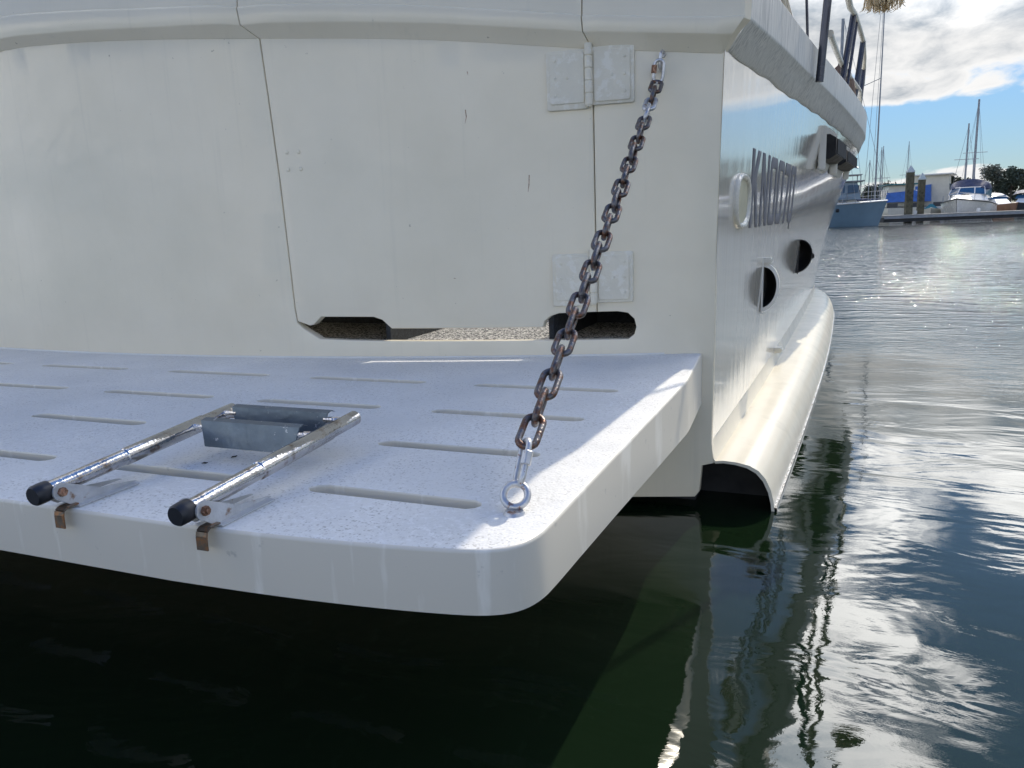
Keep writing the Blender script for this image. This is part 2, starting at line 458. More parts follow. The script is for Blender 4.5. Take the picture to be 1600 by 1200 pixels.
# ------------------------------------------------------------------ water
m, wnt, b = new_mat("harbour_water")
V = wnt.nodes.new('ShaderNodeTexCoord').outputs['Object']
x, y, z = nsep(wnt, V)
b.inputs['Base Color'].default_value = (.0055, .0135, .0055, 1)
b.inputs['IOR'].default_value = 1.48; b.inputs['Roughness'].default_value = .015
def wv(sx, sy, off=0.0): return ncomb(wnt, nmath(wnt, 'MULTIPLY', x, sx), nmath(wnt, 'MULTIPLY_ADD', y, sy, off), off)
# open water is rippled, the lee of the hull is nearly calm
gust = nnoise(wnt, wv(.10, .30, 3.0), 1.0, 4, .6)
edge = nmath(wnt, 'ADD', nmath(wnt, 'ADD', nmath(wnt, 'MULTIPLY', y, .085), nmath(wnt, 'MULTIPLY', nmath(wnt, 'MAXIMUM', x, 0.0), .05)), nmath(wnt, 'MULTIPLY', gust, .6))
lee = nramp(wnt, edge, [(.80, 0.0), (1.7, 1.0)], 'EASE')
swell = nmath(wnt, 'MULTIPLY', nnoise(wnt, wv(.55, 1.15), 1.0, 2, .45), .014)
soft = nmath(wnt, 'MULTIPLY', nnoise(wnt, wv(2.0, 3.6, 7.0), 1.0, 3, .5, .6), .0052)
rip = nmath(wnt, 'MULTIPLY', nnoise(wnt, wv(6.5, 13.0, 1.0), 1.0, 5, .62, .6), nmath(wnt, 'MULTIPLY_ADD', lee, .0085, .0004))
# wind riffle by the far dock: steep little crests that catch the sun
band_ = nramp(wnt, nmath(wnt, 'MULTIPLY', y, .01), [(.07, 0.0), (.20, .16), (.46, .40), (.56, 1.0), (.66, 1.0)])
crest = nmath(wnt, 'MULTIPLY', nmath(wnt, 'POWER', nnoise(wnt, wv(1.9, 4.5, 11.0), 1.0, 3, .6), 5.0), nmath(wnt, 'MULTIPLY', band_, 3.4))
H = nmath(wnt, 'ADD', nmath(wnt, 'ADD', nmath(wnt, 'ADD', swell, soft), rip), crest)
bn = wnt.nodes.new('ShaderNodeBump'); bn.inputs['Distance'].default_value = 1.0; bn.inputs['Strength'].default_value = 1.0
link(wnt, H, bn.inputs['Height']); link(wnt, bn.outputs[0], b.inputs['Normal'])
M_water = m
bm = BM()
for v in ((-3000, -200, 0), (3000, -200, 0), (3000, 6000, 0), (-3000, 6000, 0)): bm.verts.new(v)
bm.faces.new(bm.verts[:])
tag(obj("water", bm, M_water, smooth=0), kind='structure')

# ------------------------------------------------------------------ main boat geometry
YS = [2.95, 4, 5, 6, 8, 10, 11.5, 13, 15, 17, 18.4]
XB = [-.436, -.405, -.38, -.36, -.325, -.305, -.36, -.55, -1.1, -2.1, -3.0]
XT = [-.403, -.351, -.295, -.229, -.06, .09, .12, .02, -.5, -1.7, -3.0]
ZT = [1.66, 1.70, 1.735, 1.77, 1.785, 1.78, 1.80, 1.86, 1.95, 2.05, 2.1]
CX = -3.0
def hull_x(y, z):
    xb = smooth_interp(y, YS, XB); xt = smooth_interp(y, YS, XT); zt = smooth_interp(y, YS, ZT)
    s = max(0, (z-.2)/(zt-.2)); return xb+(xt-xb)*s**1.35
def yt(x): return 2.52+.42*((x-CX)/2.55)**2
def z0(x):   # lower edge of the moulding across the transom
    return smooth_interp(-abs(x-CX)+CX, [-5.4, -5.0, -4.0, -3.42], [1.66, 1.72, 1.80, 1.85]) if x < -5.6 else \
        smooth_interp(x, [-5.6, -5.2, -3.9, -3.43, -3.0, -2.62, -2.10, -1.45, -.83, -.40], [1.66, 1.72, 1.86, 1.932, 1.915, 1.885, 1.836, 1.775, 1.698, 1.657])
boat = empty("motor_boat", (CX, 2.94, 0), 0, "large cream motor boat whose stern, swim platform and gleaming hull side fill the frame", "motor boat")

def mirror_of(bm):
    b2 = bm.copy(); bmesh.ops.scale(b2, vec=(-1, 1, 1), verts=b2.verts); bmesh.ops.translate(b2, vec=(2*CX, 0, 0), verts=b2.verts)
    bmesh.ops.reverse_faces(b2, faces=b2.faces); merge(bm, b2)

# hull side
ys = [2.95+i*.06 for i in range(0, 80)] + [7.75+i*.15 for i in range(0, 28)] + [12, 12.5, 13, 13.5, 14, 14.5, 15, 15.5, 16, 16.5, 17, 17.5, 18, 18.4]
secs = []
for yy in ys:
    zt = smooth_interp(yy, YS, ZT)
    s = []
    for k in range(31):
        zz = .245+(zt-.245)*k/30
        s.append((hull_x(yy, zz), yy, zz))
    s = [(smooth_interp(yy, YS, XB)+.0, yy, .20)] + s
    secs.append(s)
bm = BM(); add_loft(bm, secs); mirror_of(bm); bmesh.ops.recalc_face_normals(bm, faces=bm.faces)
for f in bm.faces: pass
hull = obj("hull_side", bm, MS, boat, smooth=50)

# gunwale along the side: leaning lower facet then upright upper facet
def gun(yy):
    zt = smooth_interp(yy, YS, ZT); xt = hull_x(yy, zt)
    kx = smooth_interp(yy, [2.95, 4, 6, 9, 10.5, 18.4], [.077, .080, .078, .075, .075, .07])
    kz = smooth_interp(yy, [2.95, 4, 6, 9, 10.5, 18.4], [.09, .115, .135, .15, .155, .16])
    up = smooth_interp(yy, [2.95, 4, 6, 10, 18.4], [.17, .175, .19, .235, .24])
    return xt, zt, kx, kz, up
secs = []
for i, yy in enumerate([2.99]+ys[1:]):
    xt, zt, kx, kz, up = gun(yy)
    wob = .004*math.sin(yy*5.1)+.003*math.sin(yy*11.3)
    secs.append([(xt-.02, yy, zt-.012), (xt+.004, yy, zt-.004+wob), (xt+.012, yy, zt+.004+wob), (xt+kx*.5, yy, zt+kz*.5), (xt+kx-.004, yy, zt+kz-.006), (xt+kx, yy, zt+kz), (xt+kx+.001, yy, zt+kz+.008),
                 (xt+kx+.006, yy, zt+kz+up-.012), (xt+kx, yy, zt+kz+up-.003), (xt+kx-.012, yy, zt+kz+up), (xt-.12, yy, zt+kz+up)])
bm = BM(); add_loft(bm, secs)
mirror_of(bm); bmesh.ops.recalc_face_normals(bm, faces=bm.faces)
obj("gunwale", bm, MG, boat, smooth=28)
# foredeck and side deck
secs = [[(hull_x(yy, 1.7)-.05, yy, smooth_interp(yy, YS, ZT)+.08), (CX-(hull_x(yy, 1.7)-.05-CX), yy, smooth_interp(yy, YS, ZT)+.08)] for yy in ys if yy >= 5.9]
bm = BM(); add_loft(bm, secs); obj("deck", bm, M_white, boat)

# transom, in three panels: two fixed and the door
def tmap(u, v, w): return Vector((u, yt(u)-w, v))
TOPZ = 1.60
xc = -.418
def edge_x(z): return hull_x(2.95, z)-.004
right_out = [(-.836, z0(-.836)), (-.836, .7645), (-.765, .7645), (-.728, .758), (-.706, .735), (-.699, .705), (-.706, .678), (-.728, .660), (-1.0, .661), (-1.25, .6625), (-1.5, .6645), (-1.655, .6665),
             (-1.80, .6705), (-1.925, .6755), (-1.975, .706), (-2.000, .722), (-2.021, .742), (-2.026, .80), (-2.031, 1.0), (-2.040, 1.3), (-2.055, 1.6), (-2.068, z0(-2.068))]
poly = [(-.404, z0(-.404))] + right_out
# left fixed part back round under the opening
poly += [(-2.6, z0(-2.6)), (-3.0, z0(-3)), (-3.43, z0(-3.43)), (-3.9, z0(-3.9)), (-4.6, z0(-4.6)), (-5.2, z0(-5.2)), (-5.596, 1.657), (-5.57, .25), (-5.55, .17), (-5.51, .045), (-.49, .038), (-.474, .06), (-.466, .163), (-.424, .172), (-.432, .255), (-.427, .6), (-.422, 1.0), (-.412, 1.35)]
bm = slab(poly, [], -.035, 0, .004, tmap, grid=.12)
obj("transom", bm, MT, boat, smooth=40)
door = [(-2.064, z0(-2.064)), (-2.050, 1.6), (-2.035, 1.3), (-2.0265, 1.0), (-2.0215, .80), (-2.0165, .748), (-1.965, .730), (-1.948, .733), (-1.912, .765), (-1.69, .762), (-1.655, .750), (-1.632, .728), (-1.618, .7155),
        (-1.30, .7125), (-1.035, .711), (-1.028, .735), (-1.005, .753), (-.975, .7625), (-.8395, .7645), (-.8395, z0(-.84))]
bm = slab(door, [], -.035, .0006, .004, tmap, grid=.12)
tdoor = obj("transom_door", bm, MT, boat, smooth=40)
# dark backing strip behind the hairline gaps
bm = BM()
secs = [[(x_, yt(x_)+.030, z_) for x_ in (xa-.012, xa+.012)] for xa, z_ in ((-.838, .80), (-.838, 1.2), (-.838, 1.9))]
add_loft(bm, secs)
secs = [[(x_, yt(x_)+.030, z_) for x_ in (xa-.014, xa+.014)] for xa, z_ in ((-2.024, .79), (-2.029, 1.0), (-2.038, 1.3), (-2.053, 1.6), (-2.068, 1.9), (-2.1, 2.2))]
add_loft(bm, secs)
pieces("gap_backing", bm, M_seam, boat)

# transom moulding, broken at the door; unseen bulwark top raised to shade platform
def band(xa, xb, n):
    secs = []
    for i in range(n+1):
        x_ = xa+(xb-xa)*i/n; zz = z0(x_); yy = yt(x_)
        c = smooth_interp(x_, [-5.5, -3.43, -2.62, -2.1, -.9, -.33], [.05, .022, .022, .032, .036, .042])
        b_ = smooth_interp(x_, [-5.5, -3.43, -2.62, -2.1, -.9, -.33], [.06, .083, .070, .064, .052, .054])
        sh = .022 if x_ > -2.06 and x_ < -.84 else (.022 if x_ <= -2.06 else .022)
        # the seam runs diagonally across the lower facet
        def X(f): return x_
        secs.append([(x_, yy+.01, zz-.014), (x_, yy-.0022, zz-.013), (x_, yy-.034, zz+c-.004), (x_, yy-.038, zz+c), (x_, yy-.0395, zz+c+.004), (x_, yy-.042, zz+c+b_-.006), (x_, yy-.040, zz+c+b_), (x_, yy-.034, zz+c+b_+.004),
                     (x_, yy-.015, zz+c+b_+.16), (x_, yy+.01, zz+c+b_+.56), (x_, yy+.04, zz+c+b_+.58), (x_, yy+.10, zz+c+b_+.56), (x_, yy+.06, zz-.02)])
    return secs
def skew(secs, end, d):
    """pull the end section sideways so that the seam kinks to the left going up"""
    s = secs[end]; shift = [0, 0, -.045, -.050, -.052, -.058, -.06, -.06, -.062, -.066, -.066, -.066, 0]
    secs[end] = [(p[0]+sh*d, p[1], p[2]) for p, sh in zip(s, shift)]
for (xa, xb, e0, e1, par, nm) in ((-5.60, -2.069, 0, 1, boat, "transom_moulding"), (-2.063, -.840, 1, .42, tdoor, "door_moulding"), (-.8355, -.412, .42, 0, boat, "transom_moulding")):
    sec = band(xa, xb, 24)
    skew(sec, 0, e0); skew(sec, -1, e1)
    bm = BM()
    if xb == -.412:
        # round the corner on to the side gunwale
        xt, zt, kx, kz, up = gun(2.99)
        prof = [(xt-.02, 2.99, zt-.012), (xt+.004, 2.99, zt-.004), (xt+kx*.5, 2.985, zt+kz*.5), (xt+kx*.55, 2.98, zt+kz*.55), (xt+kx*.6, 2.98, zt+kz*.6), (xt+kx, 2.99, zt+kz-.004), (xt+kx, 2.99, zt+kz), (xt+kx+.001, 2.99, zt+kz+.005),
                (xt+kx+.004, 2.99, zt+kz+.165), (xt+kx+.085, 2.99, zt+kz+.56), (xt+kx+.07, 3.0, zt+kz+.58), (xt-.10, 3.03, zt+kz+.56), (xt-.09, 3.0, zt-.02)]  # flared top, out of view, shaped to set the platform's shadow edge
        last = sec[-1]
        # knuckle of the stern face reaches out past the hull corner
        outw = [0, .004, .030, .034, .038, .072, .074, .074, .074, .07, .05, 0, 0]
        sec.append([(p[0]+o_, yt(-.36)-d_, p[2]) for p, o_, d_ in zip(last, outw, [0, .003, .030, .034, .036, .040, .040, .034, .02, .01, -.02, -.09, -.05])])
        sec.append(prof)
    add_loft(bm, sec, closed_sec=True, cap=True); bmesh.ops.recalc_face_normals(bm, faces=bm.faces)
    obj(nm, bm, MT if nm == "door_moulding" else MT, par, smooth=25)

# sponson along the bottom of the hull, hollow at its aft end
def spon(yy):
    xb = smooth_interp(yy, YS, XB)
    w = smooth_interp(yy, [2.95, 4.5, 6.35, 8.2, 9.4, 10.0, 10.5], [.240, .258, .275, .262, .235, .17, .06])
    zk = smooth_interp(yy, [2.95, 6, 8, 10, 10.5], [1.0, .98, .98, 1.0, .9])
    return xb, w, zk
def spon_sec(yy, inner=0.0):
    xb, w, zk = spon(yy); P = []
    pts = [(-.02, .262), (.0, .256), (.012, .246), (.05, .188), (.075, .180), (.20, .184), (.42, .181), (.60, .172), (.74, .154), (.85, .124), (.93, .082), (.975, .036), (.995, -.010), (1.0, -.06), (1.0, -.25)]
    for t, zz in pts:
        P.append((xb+t*w-(inner if t > .3 else 0), yy, zz*zk-inner))
    return P
sy = [2.952+i*.2 for i in range(36)]+[10.15, 10.3, 10.45, 10.5]
bm = BM()
out = [spon_sec(yy) for yy in sy]; inn = [spon_sec(yy, .010) for yy in (2.952, 3.05, 3.3)]
add_loft(bm, out)
A = [bm.verts.new(p) for p in inn[0]]; B = [bm.verts.new(p) for p in out[0]]
for k in range(3, len(A)-1): bm.faces.new((A[k], A[k+1], B[k+1], B[k]))
mirror_of(bm); bmesh.ops.recalc_face_normals(bm, faces=bm.faces)
pieces("sponson", bm, M_spon, boat, smooth=40)
bm = BM()
add_loft(bm, inn, flip=True)
xb, w, zk = spon(3.2)
P = spon_sec(3.12, .012)[3:]
vs = [bm.verts.new(p) for p in P] + [bm.verts.new((xb-.12, 3.12, -.3)), bm.verts.new((xb-.12, 3.12, .172))]
bm.faces.new(vs)
for a_, b_ in (((-.474, 2.96, .06), (-.474, 3.13, .06)),):
    pass
add_box(bm, (CX, 4.5, -.14), (5.0, 3.0, .34))
add_box(bm, (CX, 3.06, -.19), (4.96, .1, .44))
mirror_of(bm) if False else None
obj("underwater_hull", bm, M_black, boat, smooth=0)
# metal rubbing strip low on the sponson
bm = BM()
secs = []
for yy in sy[:-2]:
    xb, w, zk = spon(yy); x_ = xb+w
    secs.append([(x_-.004, yy, .016), (x_+.004, yy, .015), (x_+.007, yy, .008), (x_+.007, yy, -.006), (x_+.004, yy, -.012), (x_-.004, yy, -.014)])
add_loft(bm, secs); bmesh.ops.recalc_face_normals(bm, faces=bm.faces)
obj("rubbing_strip", bm, M_steel, boat)
# small drain lip halfway along the sponson crease
bm = BM(); add_box(bm, (smooth_interp(5.2, YS, XB)+.02, 5.2, .25), (.05, .10, .03), bev=.006)
obj("drain_lip", bm, M_spon, boat)

# hinges
def hinge(parent, xa, xb, za, zb, pin, label, tilt=0.0):
    def bmap(u, v, w): return Vector((u, yt(u)-w, v+(u-pin)*tilt))
    def rectp(a, b, c, d, r=.006): return [(a+r, c), (b-r, c), (b, c+r), (b, d-r), (b-r, d), (a+r, d), (a, d-r), (a, c+r)]
    bm = slab(rectp(xa, pin-.004, za, zb-.004), [], -.002, .013, .003, bmap, grid=.05)
    for side in ((pin+.004, xb),):
        b2 = slab(rectp(side[0], side[1], za+.010, zb), [], -.002, .013, .003, bmap, grid=.05); merge(bm, b2)
    h = obj("hinge", bm, M_hinge, parent, label=label)
    for a_, b_ in ((xa+.012, pin-.016), (pin+.016, xb-.012)):
        bm = slab(rectp(a_, b_, za+.020, zb-.012), [], .012, .018, .002, bmap, grid=.05)
        # painted-over screw heads
        for i in range(3):
            for j in range(2):
                u = a_+(b_-a_)*((.16 if a_ < pin-.1 else .84) if j == 0 else .5); v = za+.03+(zb-za-.05)*(.12+.38*i)
                if j == 1 and i != 1: continue
                p = bmap(u, v, .018)
                b2 = BM(); bmesh.ops.create_cone(b2, cap_ends=True, segments=12, radius1=.0065, radius2=.004, depth=.004)
                bmesh.ops.rotate(b2, matrix=Matrix.Rotation(rad(90), 3, 'X'), verts=b2.verts); bmesh.ops.translate(b2, vec=p, verts=b2.verts); merge(bm, b2)
        obj("leaf", bm, M_hinge, h)
    bm = BM()
    n = 5; L = (zb-za+.005)/n
    for i in range(n):
        zc = za+.008+L*i
        c0 = bmap(pin, zc, .020)
        add_tube(bm, [c0+Vector((0, 0, .0012)), c0+Vector((0, 0, .003)), c0+Vector((0, 0, L-.003)), c0+Vector((0, 0, L-.0012))], [.0125, .014, .014, .0125], 14)
    add_tube(bm, [bmap(pin, za+.005, .020), bmap(pin, zb+.012, .020)], .011, 12)
    obj("knuckle", bm, M_hinge, h)
hinge(boat, -.992, -.696, 1.487, 1.690, -.846, "upper hinge beside the chain top", .02)
hinge(boat, -.990, -.706, .790, .985, -.842, "lower hinge behind the chain")
# four filled screw holes near the door's free edge
bm = BM()
for u, v in ((-2.015, 1.402), (-1.965, 1.400), (-2.015, 1.337), (-1.962, 1.337)):
    b2 = BM(); bmesh.ops.create_uvsphere(b2, u_segments=10, v_segments=6, radius=.008)
    bmesh.ops.scale(b2, vec=(1, .35, 1), verts=b2.verts); bmesh.ops.translate(b2, vec=tmap(u+.02, v, .001), verts=b2.verts); merge(bm, b2)
pieces("filled_screw_hole", bm, MT, tdoor)

# scuffs through the door paint
for pts in (((-1.285, 1.51), (-1.283, 1.485), (-1.289, 1.462)), ((-1.066, 1.27), (-1.068, 1.235), (-1.072, 1.21)), ((-1.272, 1.640), (-1.270, 1.628)), ((-1.36, .905), (-1.352, .903))):
    bm = BM(); add_tube(bm, [tmap(u, v, .0002) for u, v in pts], [.0016]*(len(pts)-1)+[.0006], 5)
    obj("paint_scuff", bm, M_rust, tdoor)

# cockpit behind the door
bm = BM()
secs = [[(x_, yt(x_)+.036, .648), (x_, 6.0, .648)] for x_ in [-5.3+i*.1 for i in range(47)]]
add_loft(bm, secs, flip=True); bmesh.ops.recalc_face_normals(bm, faces=bm.faces)
obj("cockpit_floor", bm, M_carpet, boat)
bm = BM()
for sx in (-1, 1):
    add_box(bm, (CX+sx*2.36, 4.5, 1.15), (.06, 3.0, 1.3))
add_box(bm, (CX, 6.03, 1.2), (4.8, .06, 1.4))
pieces("cockpit_lining", bm, M_white, boat)
for x0_, x1_, y1_ in ((-1.02, -.60, 3.42), (-3.2, -1.66, 3.30)):  # boxes added to shade the floor seen through the door gap
    bm = BM()
    xm, w_ = (x0_+x1_)/2, x1_-x0_
    y0_ = max(yt(x0_), yt(x1_))+.05
    add_box(bm, (xm, (y0_+y1_)/2, .935), (w_, y1_-y0_, .03), bev=.006)
    lid_ = obj("shade_box_lid", bm, M_white, boat)
    bm = BM(); add_box(bm, (xm, y1_-.01, .783), (w_, .02, .27)); obj("shade_box_front", bm, M_cap2, lid_)
    bm = BM(); xs_ = x0_ if x0_ > -1.5 else x1_
    add_box(bm, (xs_, (yt(xs_)+.05+y1_)/2, .783), (.02, y1_-yt(xs_)-.05, .27)); obj("shade_box_end", bm, M_cap2, lid_)
# cabin, set in from the side
bm = BM()
add_box(bm, (CX, 8.0, 2.32), (4.92, 3.9, .95), bev=.03)
cabin = obj("cabin", bm, M_white, boat)
bm = BM()
add_box(bm, (CX, 8.0, 2.82), (5.0, 4.1, .06), bev=.02); obj("roof", bm, M_white, cabin)
for ya, yb, mm, nm in ((6.25, 6.40, M_seam, "side_window"), (7.68, 7.86, M_seam, "side_window"), (8.55, 8.80, M_plate, "window_frame"), (8.82, 9.45, M_glass, "side_window")):
    bm = BM(); add_box(bm, (-.535, (ya+yb)/2, 2.3), (.03, yb-ya, .82)); obj(nm, bm, mm, cabin)

# portlight
def oval(cy_, cz_, hw, hh, n=40, e=2.6):
    out = []
    for i in range(n):
        a = 2*math.pi*i/n; c, s = math.cos(a), math.sin(a)
        out.append((cy_+hw*abs(c)**(2/e)*(1 if c >= 0 else -1), cz_+hh*abs(s)**(2/e)*(1 if s >= 0 else -1)))
    return out
def hmap(u, v, w): return Vector((hull_x(u, v)+w, u, v))
bm = BM(); secs = []
for off, w_ in ((0, -.004), (0, .008), (.003, .013), (.009, .018), (.018, .019), (.027, .016), (.033, .010), (.035, .003)):
    secs.append([hmap(p[0], p[1], w_) for p in oval(3.44, 1.151, .180-off, .112-off*.75)])
add_loft(bm, secs, closed_sec=True); bmesh.ops.recalc_face_normals(bm, faces=bm.faces)
port = obj("portlight", bm, mat("cream_gloss_frame", (.70, .66, .56), .28, 0.0, vs=30, var=.08, bump=.002, bs=40), boat)
bm = BM(); bm.faces.new([bm.verts.new(hmap(p[0], p[1], .006)) for p in oval(3.44, 1.151, .147, .088)])
obj("pane", bm, mat("cream_blank", (.52, .49, .34), .5, vs=10, var=.08), port, smooth=0)

# clamshell vents
def clam(y0, zc, P, Hh, Ld, m_out, label, rimw, tab):
    root = None
    def shell(k, yo):
        secs = []
        for i in range(13):
            t = i/12*math.pi/2; s = []
            for j in range(21):
                a = -math.pi/2+math.pi*j/20
                zz = zc+Hh*k*math.sin(a)*math.cos(t)
                yy = y0+yo+(zz-zc)*.10+Ld*math.sin(t)
                s.append((hull_x(yy, zz)-.002+P*k*math.cos(a)*math.cos(t), yy, zz))
            secs.append(s)
        return secs
    bm = BM(); o_ = shell(1, 0); add_loft(bm, o_)
    i_ = shell(1-rimw, -.002)
    A = [bm.verts.new(p) for p in o_[0]]; B = [bm.verts.new(p) for p in i_[0]]
    for j in range(20): bm.faces.new((A[j], A[j+1], B[j+1], B[j]))
    if tab:
        add_box(bm, (hull_x(y0, zc+Hh)+.018, y0+.02, zc+Hh+.012), (.05, .05, .03), bev=.006)
    add_box(bm, (hull_x(y0, zc)+.003, y0-.01, zc), (.008, .03, Hh*2.15), Matrix.Rotation(rad(-5.7), 3, 'X'))
    bmesh.ops.recalc_face_normals(bm, faces=bm.faces)
    root = obj("clamshell_vent", bm, m_out, boat, label=label)
    bm = BM(); add_loft(bm, shell(1-rimw, -.002))
    obj("painted_shade_throat", bm, M_black, root)  # shade inside the hood is put into this black inner shell
clam(4.30, .722, .088, .125, .20, M_white, "cream hooded clamshell vent nearer the stern", .16, True)
clam(6.38, .772, .105, .125, .18, mat("black_vent_plastic", (.02, .018, .016), .5, vs=8, var=.2), "black clamshell vent farther along the hull", .05, False)
bm = BM(); add_box(bm, (hull_x(6.4, .77)+.105, 6.42, .77), (.02, .05, .04), bev=.006); obj("vent_knob", bm, M_black, boat)

# engine air intakes under the gunwale
def intake(ya, yb, za, zb, d, lab):
    bm = BM(); secs = []
    for i in range(9):
        yy = ya+(yb-ya)*i/8; x_ = hull_x(yy, (za+zb)/2)
        dd = d*(.85 if i == 8 else 1.0)
        secs.append([(x_-.03, yy, za-.0), (x_+dd*.6, yy, za), (x_+dd, yy, za+.03), (x_+dd, yy, zb-.03), (x_+dd*.6, yy, zb), (x_-.03, yy, zb)])
    add_loft(bm, secs, closed_sec=True, cap=True); bmesh.ops.recalc_face_normals(bm, faces=bm.faces)
    r = obj("air_intake", bm, M_black, boat, label=lab)
    bm = BM(); n = 6
    for i in range(n):
        yy = ya+(yb-ya)*(i+.7)/n; x_ = hull_x(yy, (za+zb)/2)
        add_box(bm, (x_+d+.004, yy, (za+zb)/2), (.014, .03, (zb-za)-.07), Matrix.Rotation(rad(25), 3, 'Z'))
    pieces("louvre", bm, mat("dark_louvre", (.05, .055, .06), .35, vs=8, var=.2), r)
    for yy in (ya-.05, yb+.04):
        bm = BM(); x_ = hull_x(yy, (za+zb)/2)
        add_box(bm, (x_+.022, yy, (za+zb)/2-.01), (.055, .032, zb-za+.14), bev=.008)
        obj("bracket", bm, M_white, r)
    bm = BM(); yy = (ya+yb)/2
    for zz, k in ((za-.035, 4), (zb+.03, 3)):
        secs = [[(hull_x(y_, zz-.03)+.006, y_, zz-.03), (hull_x(y_, zz+.03)+.02, y_, zz+.03)] for y_ in (ya, yy, yb)]
        add_loft(bm, secs)
    obj("flange", bm, M_white, r)
intake(6.75, 7.55, 1.49, 1.675, .115, "nearer black air intake under the gunwale")
intake(7.80, 9.1, 1.49, 1.65, .115, "farther black air intake under the gunwale")

# registration letters: wide block capitals as raised vinyl
GL = {
 'K': [[(0, 0), (.26, 0), (.26, .38), (.36, .47), (.70, 0), (1, 0), (.54, .62), (.95, 1), (.62, 1), (.26, .66), (.26, 1), (0, 1)]],
 'N': [[(0, 0), (.24, 0), (.24, .62), (.72, 0), (1, 0), (1, 1), (.76, 1), (.76, .38), (.28, 1), (0, 1)]],
 '0': [[(.14, 0), (.86, 0), (1, .08), (1, .92), (.86, 1), (.14, 1), (0, .92), (0, .08)], [(.24, .16), (.76, .16), (.76, .84), (.24, .84)]],
 '7': [[(.30, 0), (.58, 0), (1, .80), (1, 1), (0, 1), (0, .80), (.68, .80)]],
 'Q': [[(.14, 0), (.48, 0), (.50, -.12), (.62, -.12), (.62, 0), (.86, 0), (1, .08), (1, .92), (.86, 1), (.14, 1), (0, .92), (0, .08)], [(.24, .16), (.76, .16), (.76, .84), (.24, .84)]],
}
bm = BM(); y0 = 3.70
for ch in "KN007Q":
    g = GL[ch]; f = lambda p: (y0+p[0]*.262, 1.038+p[1]*.342)
    b2 = slab([f(p) for p in g[0]], [[f(p) for p in h] for h in g[1:]], -.001, .0022, .0004, hmap, grid=.04, back=False, hr=.0004)
    merge(bm, b2); y0 += .314
obj("registration_number", bm, M_letter, boat, smooth=0)

# swim platform
PZ = .6
def pmap(u, v, w):
    """flat top; the underside drops slightly towards the hull"""
    return Vector((u, v, PZ-(PZ-w)*(1+.38*max(0, v-1.05)) if w < .53 else w))
def chaikin(P, n=2):
    for _ in range(n):
        Q = [P[0]]
        for a, b_ in zip(P[:-1], P[1:]):
            Q += [(a[0]*.75+b_[0]*.25, a[1]*.75+b_[1]*.25), (a[0]*.25+b_[0]*.75, a[1]*.25+b_[1]*.75)]
        P = Q+[P[-1]]
    return P
plat = [(-.5, 2.935), (-.468, 2.93), (-.432, 2.46), (-.430, 2.40), (-.432, 2.0), (-.435, 1.6)] + chaikin([(-.436, 1.32), (-.436, 1.20), (-.438, 1.13), (-.455, 1.078), (-.492, 1.047), (-.56, 1.030), (-.70, 1.010), (-.88, .994), (-1.1, .985)]) + [(-1.6, .985),
        (-2.4, .975), (-3.6, .975), (-4.9, .985), (-5.3, 1.0), (-5.5, 1.06), (-5.56, 1.2), (-5.56, 2.4), (-5.52, 2.93), (-5.3, yt(-5.3)-.001), (-4.6, yt(-4.6)-.001), (-4, yt(-4)-.001), (-3.4, yt(-3.4)-.001), (-2.8, yt(-2.8)-.001), (-2.2, yt(-2.2)-.001), (-1.7, yt(-1.7)-.001), (-1.2, yt(-1.2)-.001), (-.8, yt(-.8)-.001)]
def slot(xa, xb, yc, h=.021):
    return [(xa, yc-.002), (xa+.012, yc+h*.7), (xa+.03, yc+h), (xb-.02, yc+h), (xb-.006, yc+h*.6), (xb, yc), (xb-.006, yc-h*.6), (xb-.02, yc-h), (xa+.03, yc-h), (xa+.012, yc-h*.8)]
slots = []
R1 = [(-.965, -.590), (-1.545, -1.160), (-2.10, -1.698), (-2.68, -2.28), (-3.26, -2.86)]
R2 = [(-1.006, -.596), (-1.61, -1.19), (-2.197, -1.76), (-2.80, -2.37), (-3.40, -2.97)]
R3 = [(-1.037, -.596), (-1.641, -1.205), (-2.283, -1.82), (-2.91, -2.472), (-3.54, -3.10)]
R4 = [(-1.073, -.600), (-1.705, -1.249), (-2.357, -1.885), (-3.049, -2.578), (-3.70, -3.24)]
for row, yc in ((R1, 1.226), (R2, 1.550), (R3, 1.875), (R4, 2.226)):
    slots += [slot(a, b_, yc) for a, b_ in row]
bm = slab(plat, slots, .488, PZ, .007, pmap, grid=.12, hr=.004)
platform = obj("swim_platform", bm, MD, boat, smooth=40)
# hard sealant bead where platform meets transom
bm = BM()
add_tube(bm, [(x_, yt(x_)-.002, PZ+.001) for x_ in [-5.3+.1*i for i in range(48)]], .005, 8)
obj("sealant_bead", bm, M_white, platform)
# eye ring on the platform and eye on the transom
bm = BM(); c = Vector((-.520, 1.226, .6265)); tl = rad(38)
ax1 = Vector((math.cos(rad(15)), math.sin(rad(15)), 0)); ax2 = Vector((-.15, .60, .78)).normalized()
ring = [c+(ax1*math.cos(a)+ax2*math.sin(a))*.0220 for a in [2*math.pi*i/28 for i in range(28)]]
add_tube(bm, ring, .0066, 12, closed=True)
add_tube(bm, [c-ax2*.028, c-ax2*.034-Vector((0, 0, .012))], .009, 10)
b2 = BM(); bmesh.ops.create_cone(b2, cap_ends=True, segments=24, radius1=.020, radius2=.016, depth=.006)
bmesh.ops.translate(b2, vec=(c-ax2*.034+Vector((0, 0, .0)))*1, verts=b2.verts)
for v in b2.verts: v.co.z = v.co.z-(c-ax2*.034).z+PZ+.003
merge(bm, b2)
obj("eye_bolt", bm, M_zinc, boat, label="bright ring bolted near the platform corner")
bm = BM(); q = Vector((-.604, yt(-.604), 1.64))
b2 = BM(); bmesh.ops.create_cone(b2, cap_ends=True, segments=20, radius1=.011, radius2=.009, depth=.006)
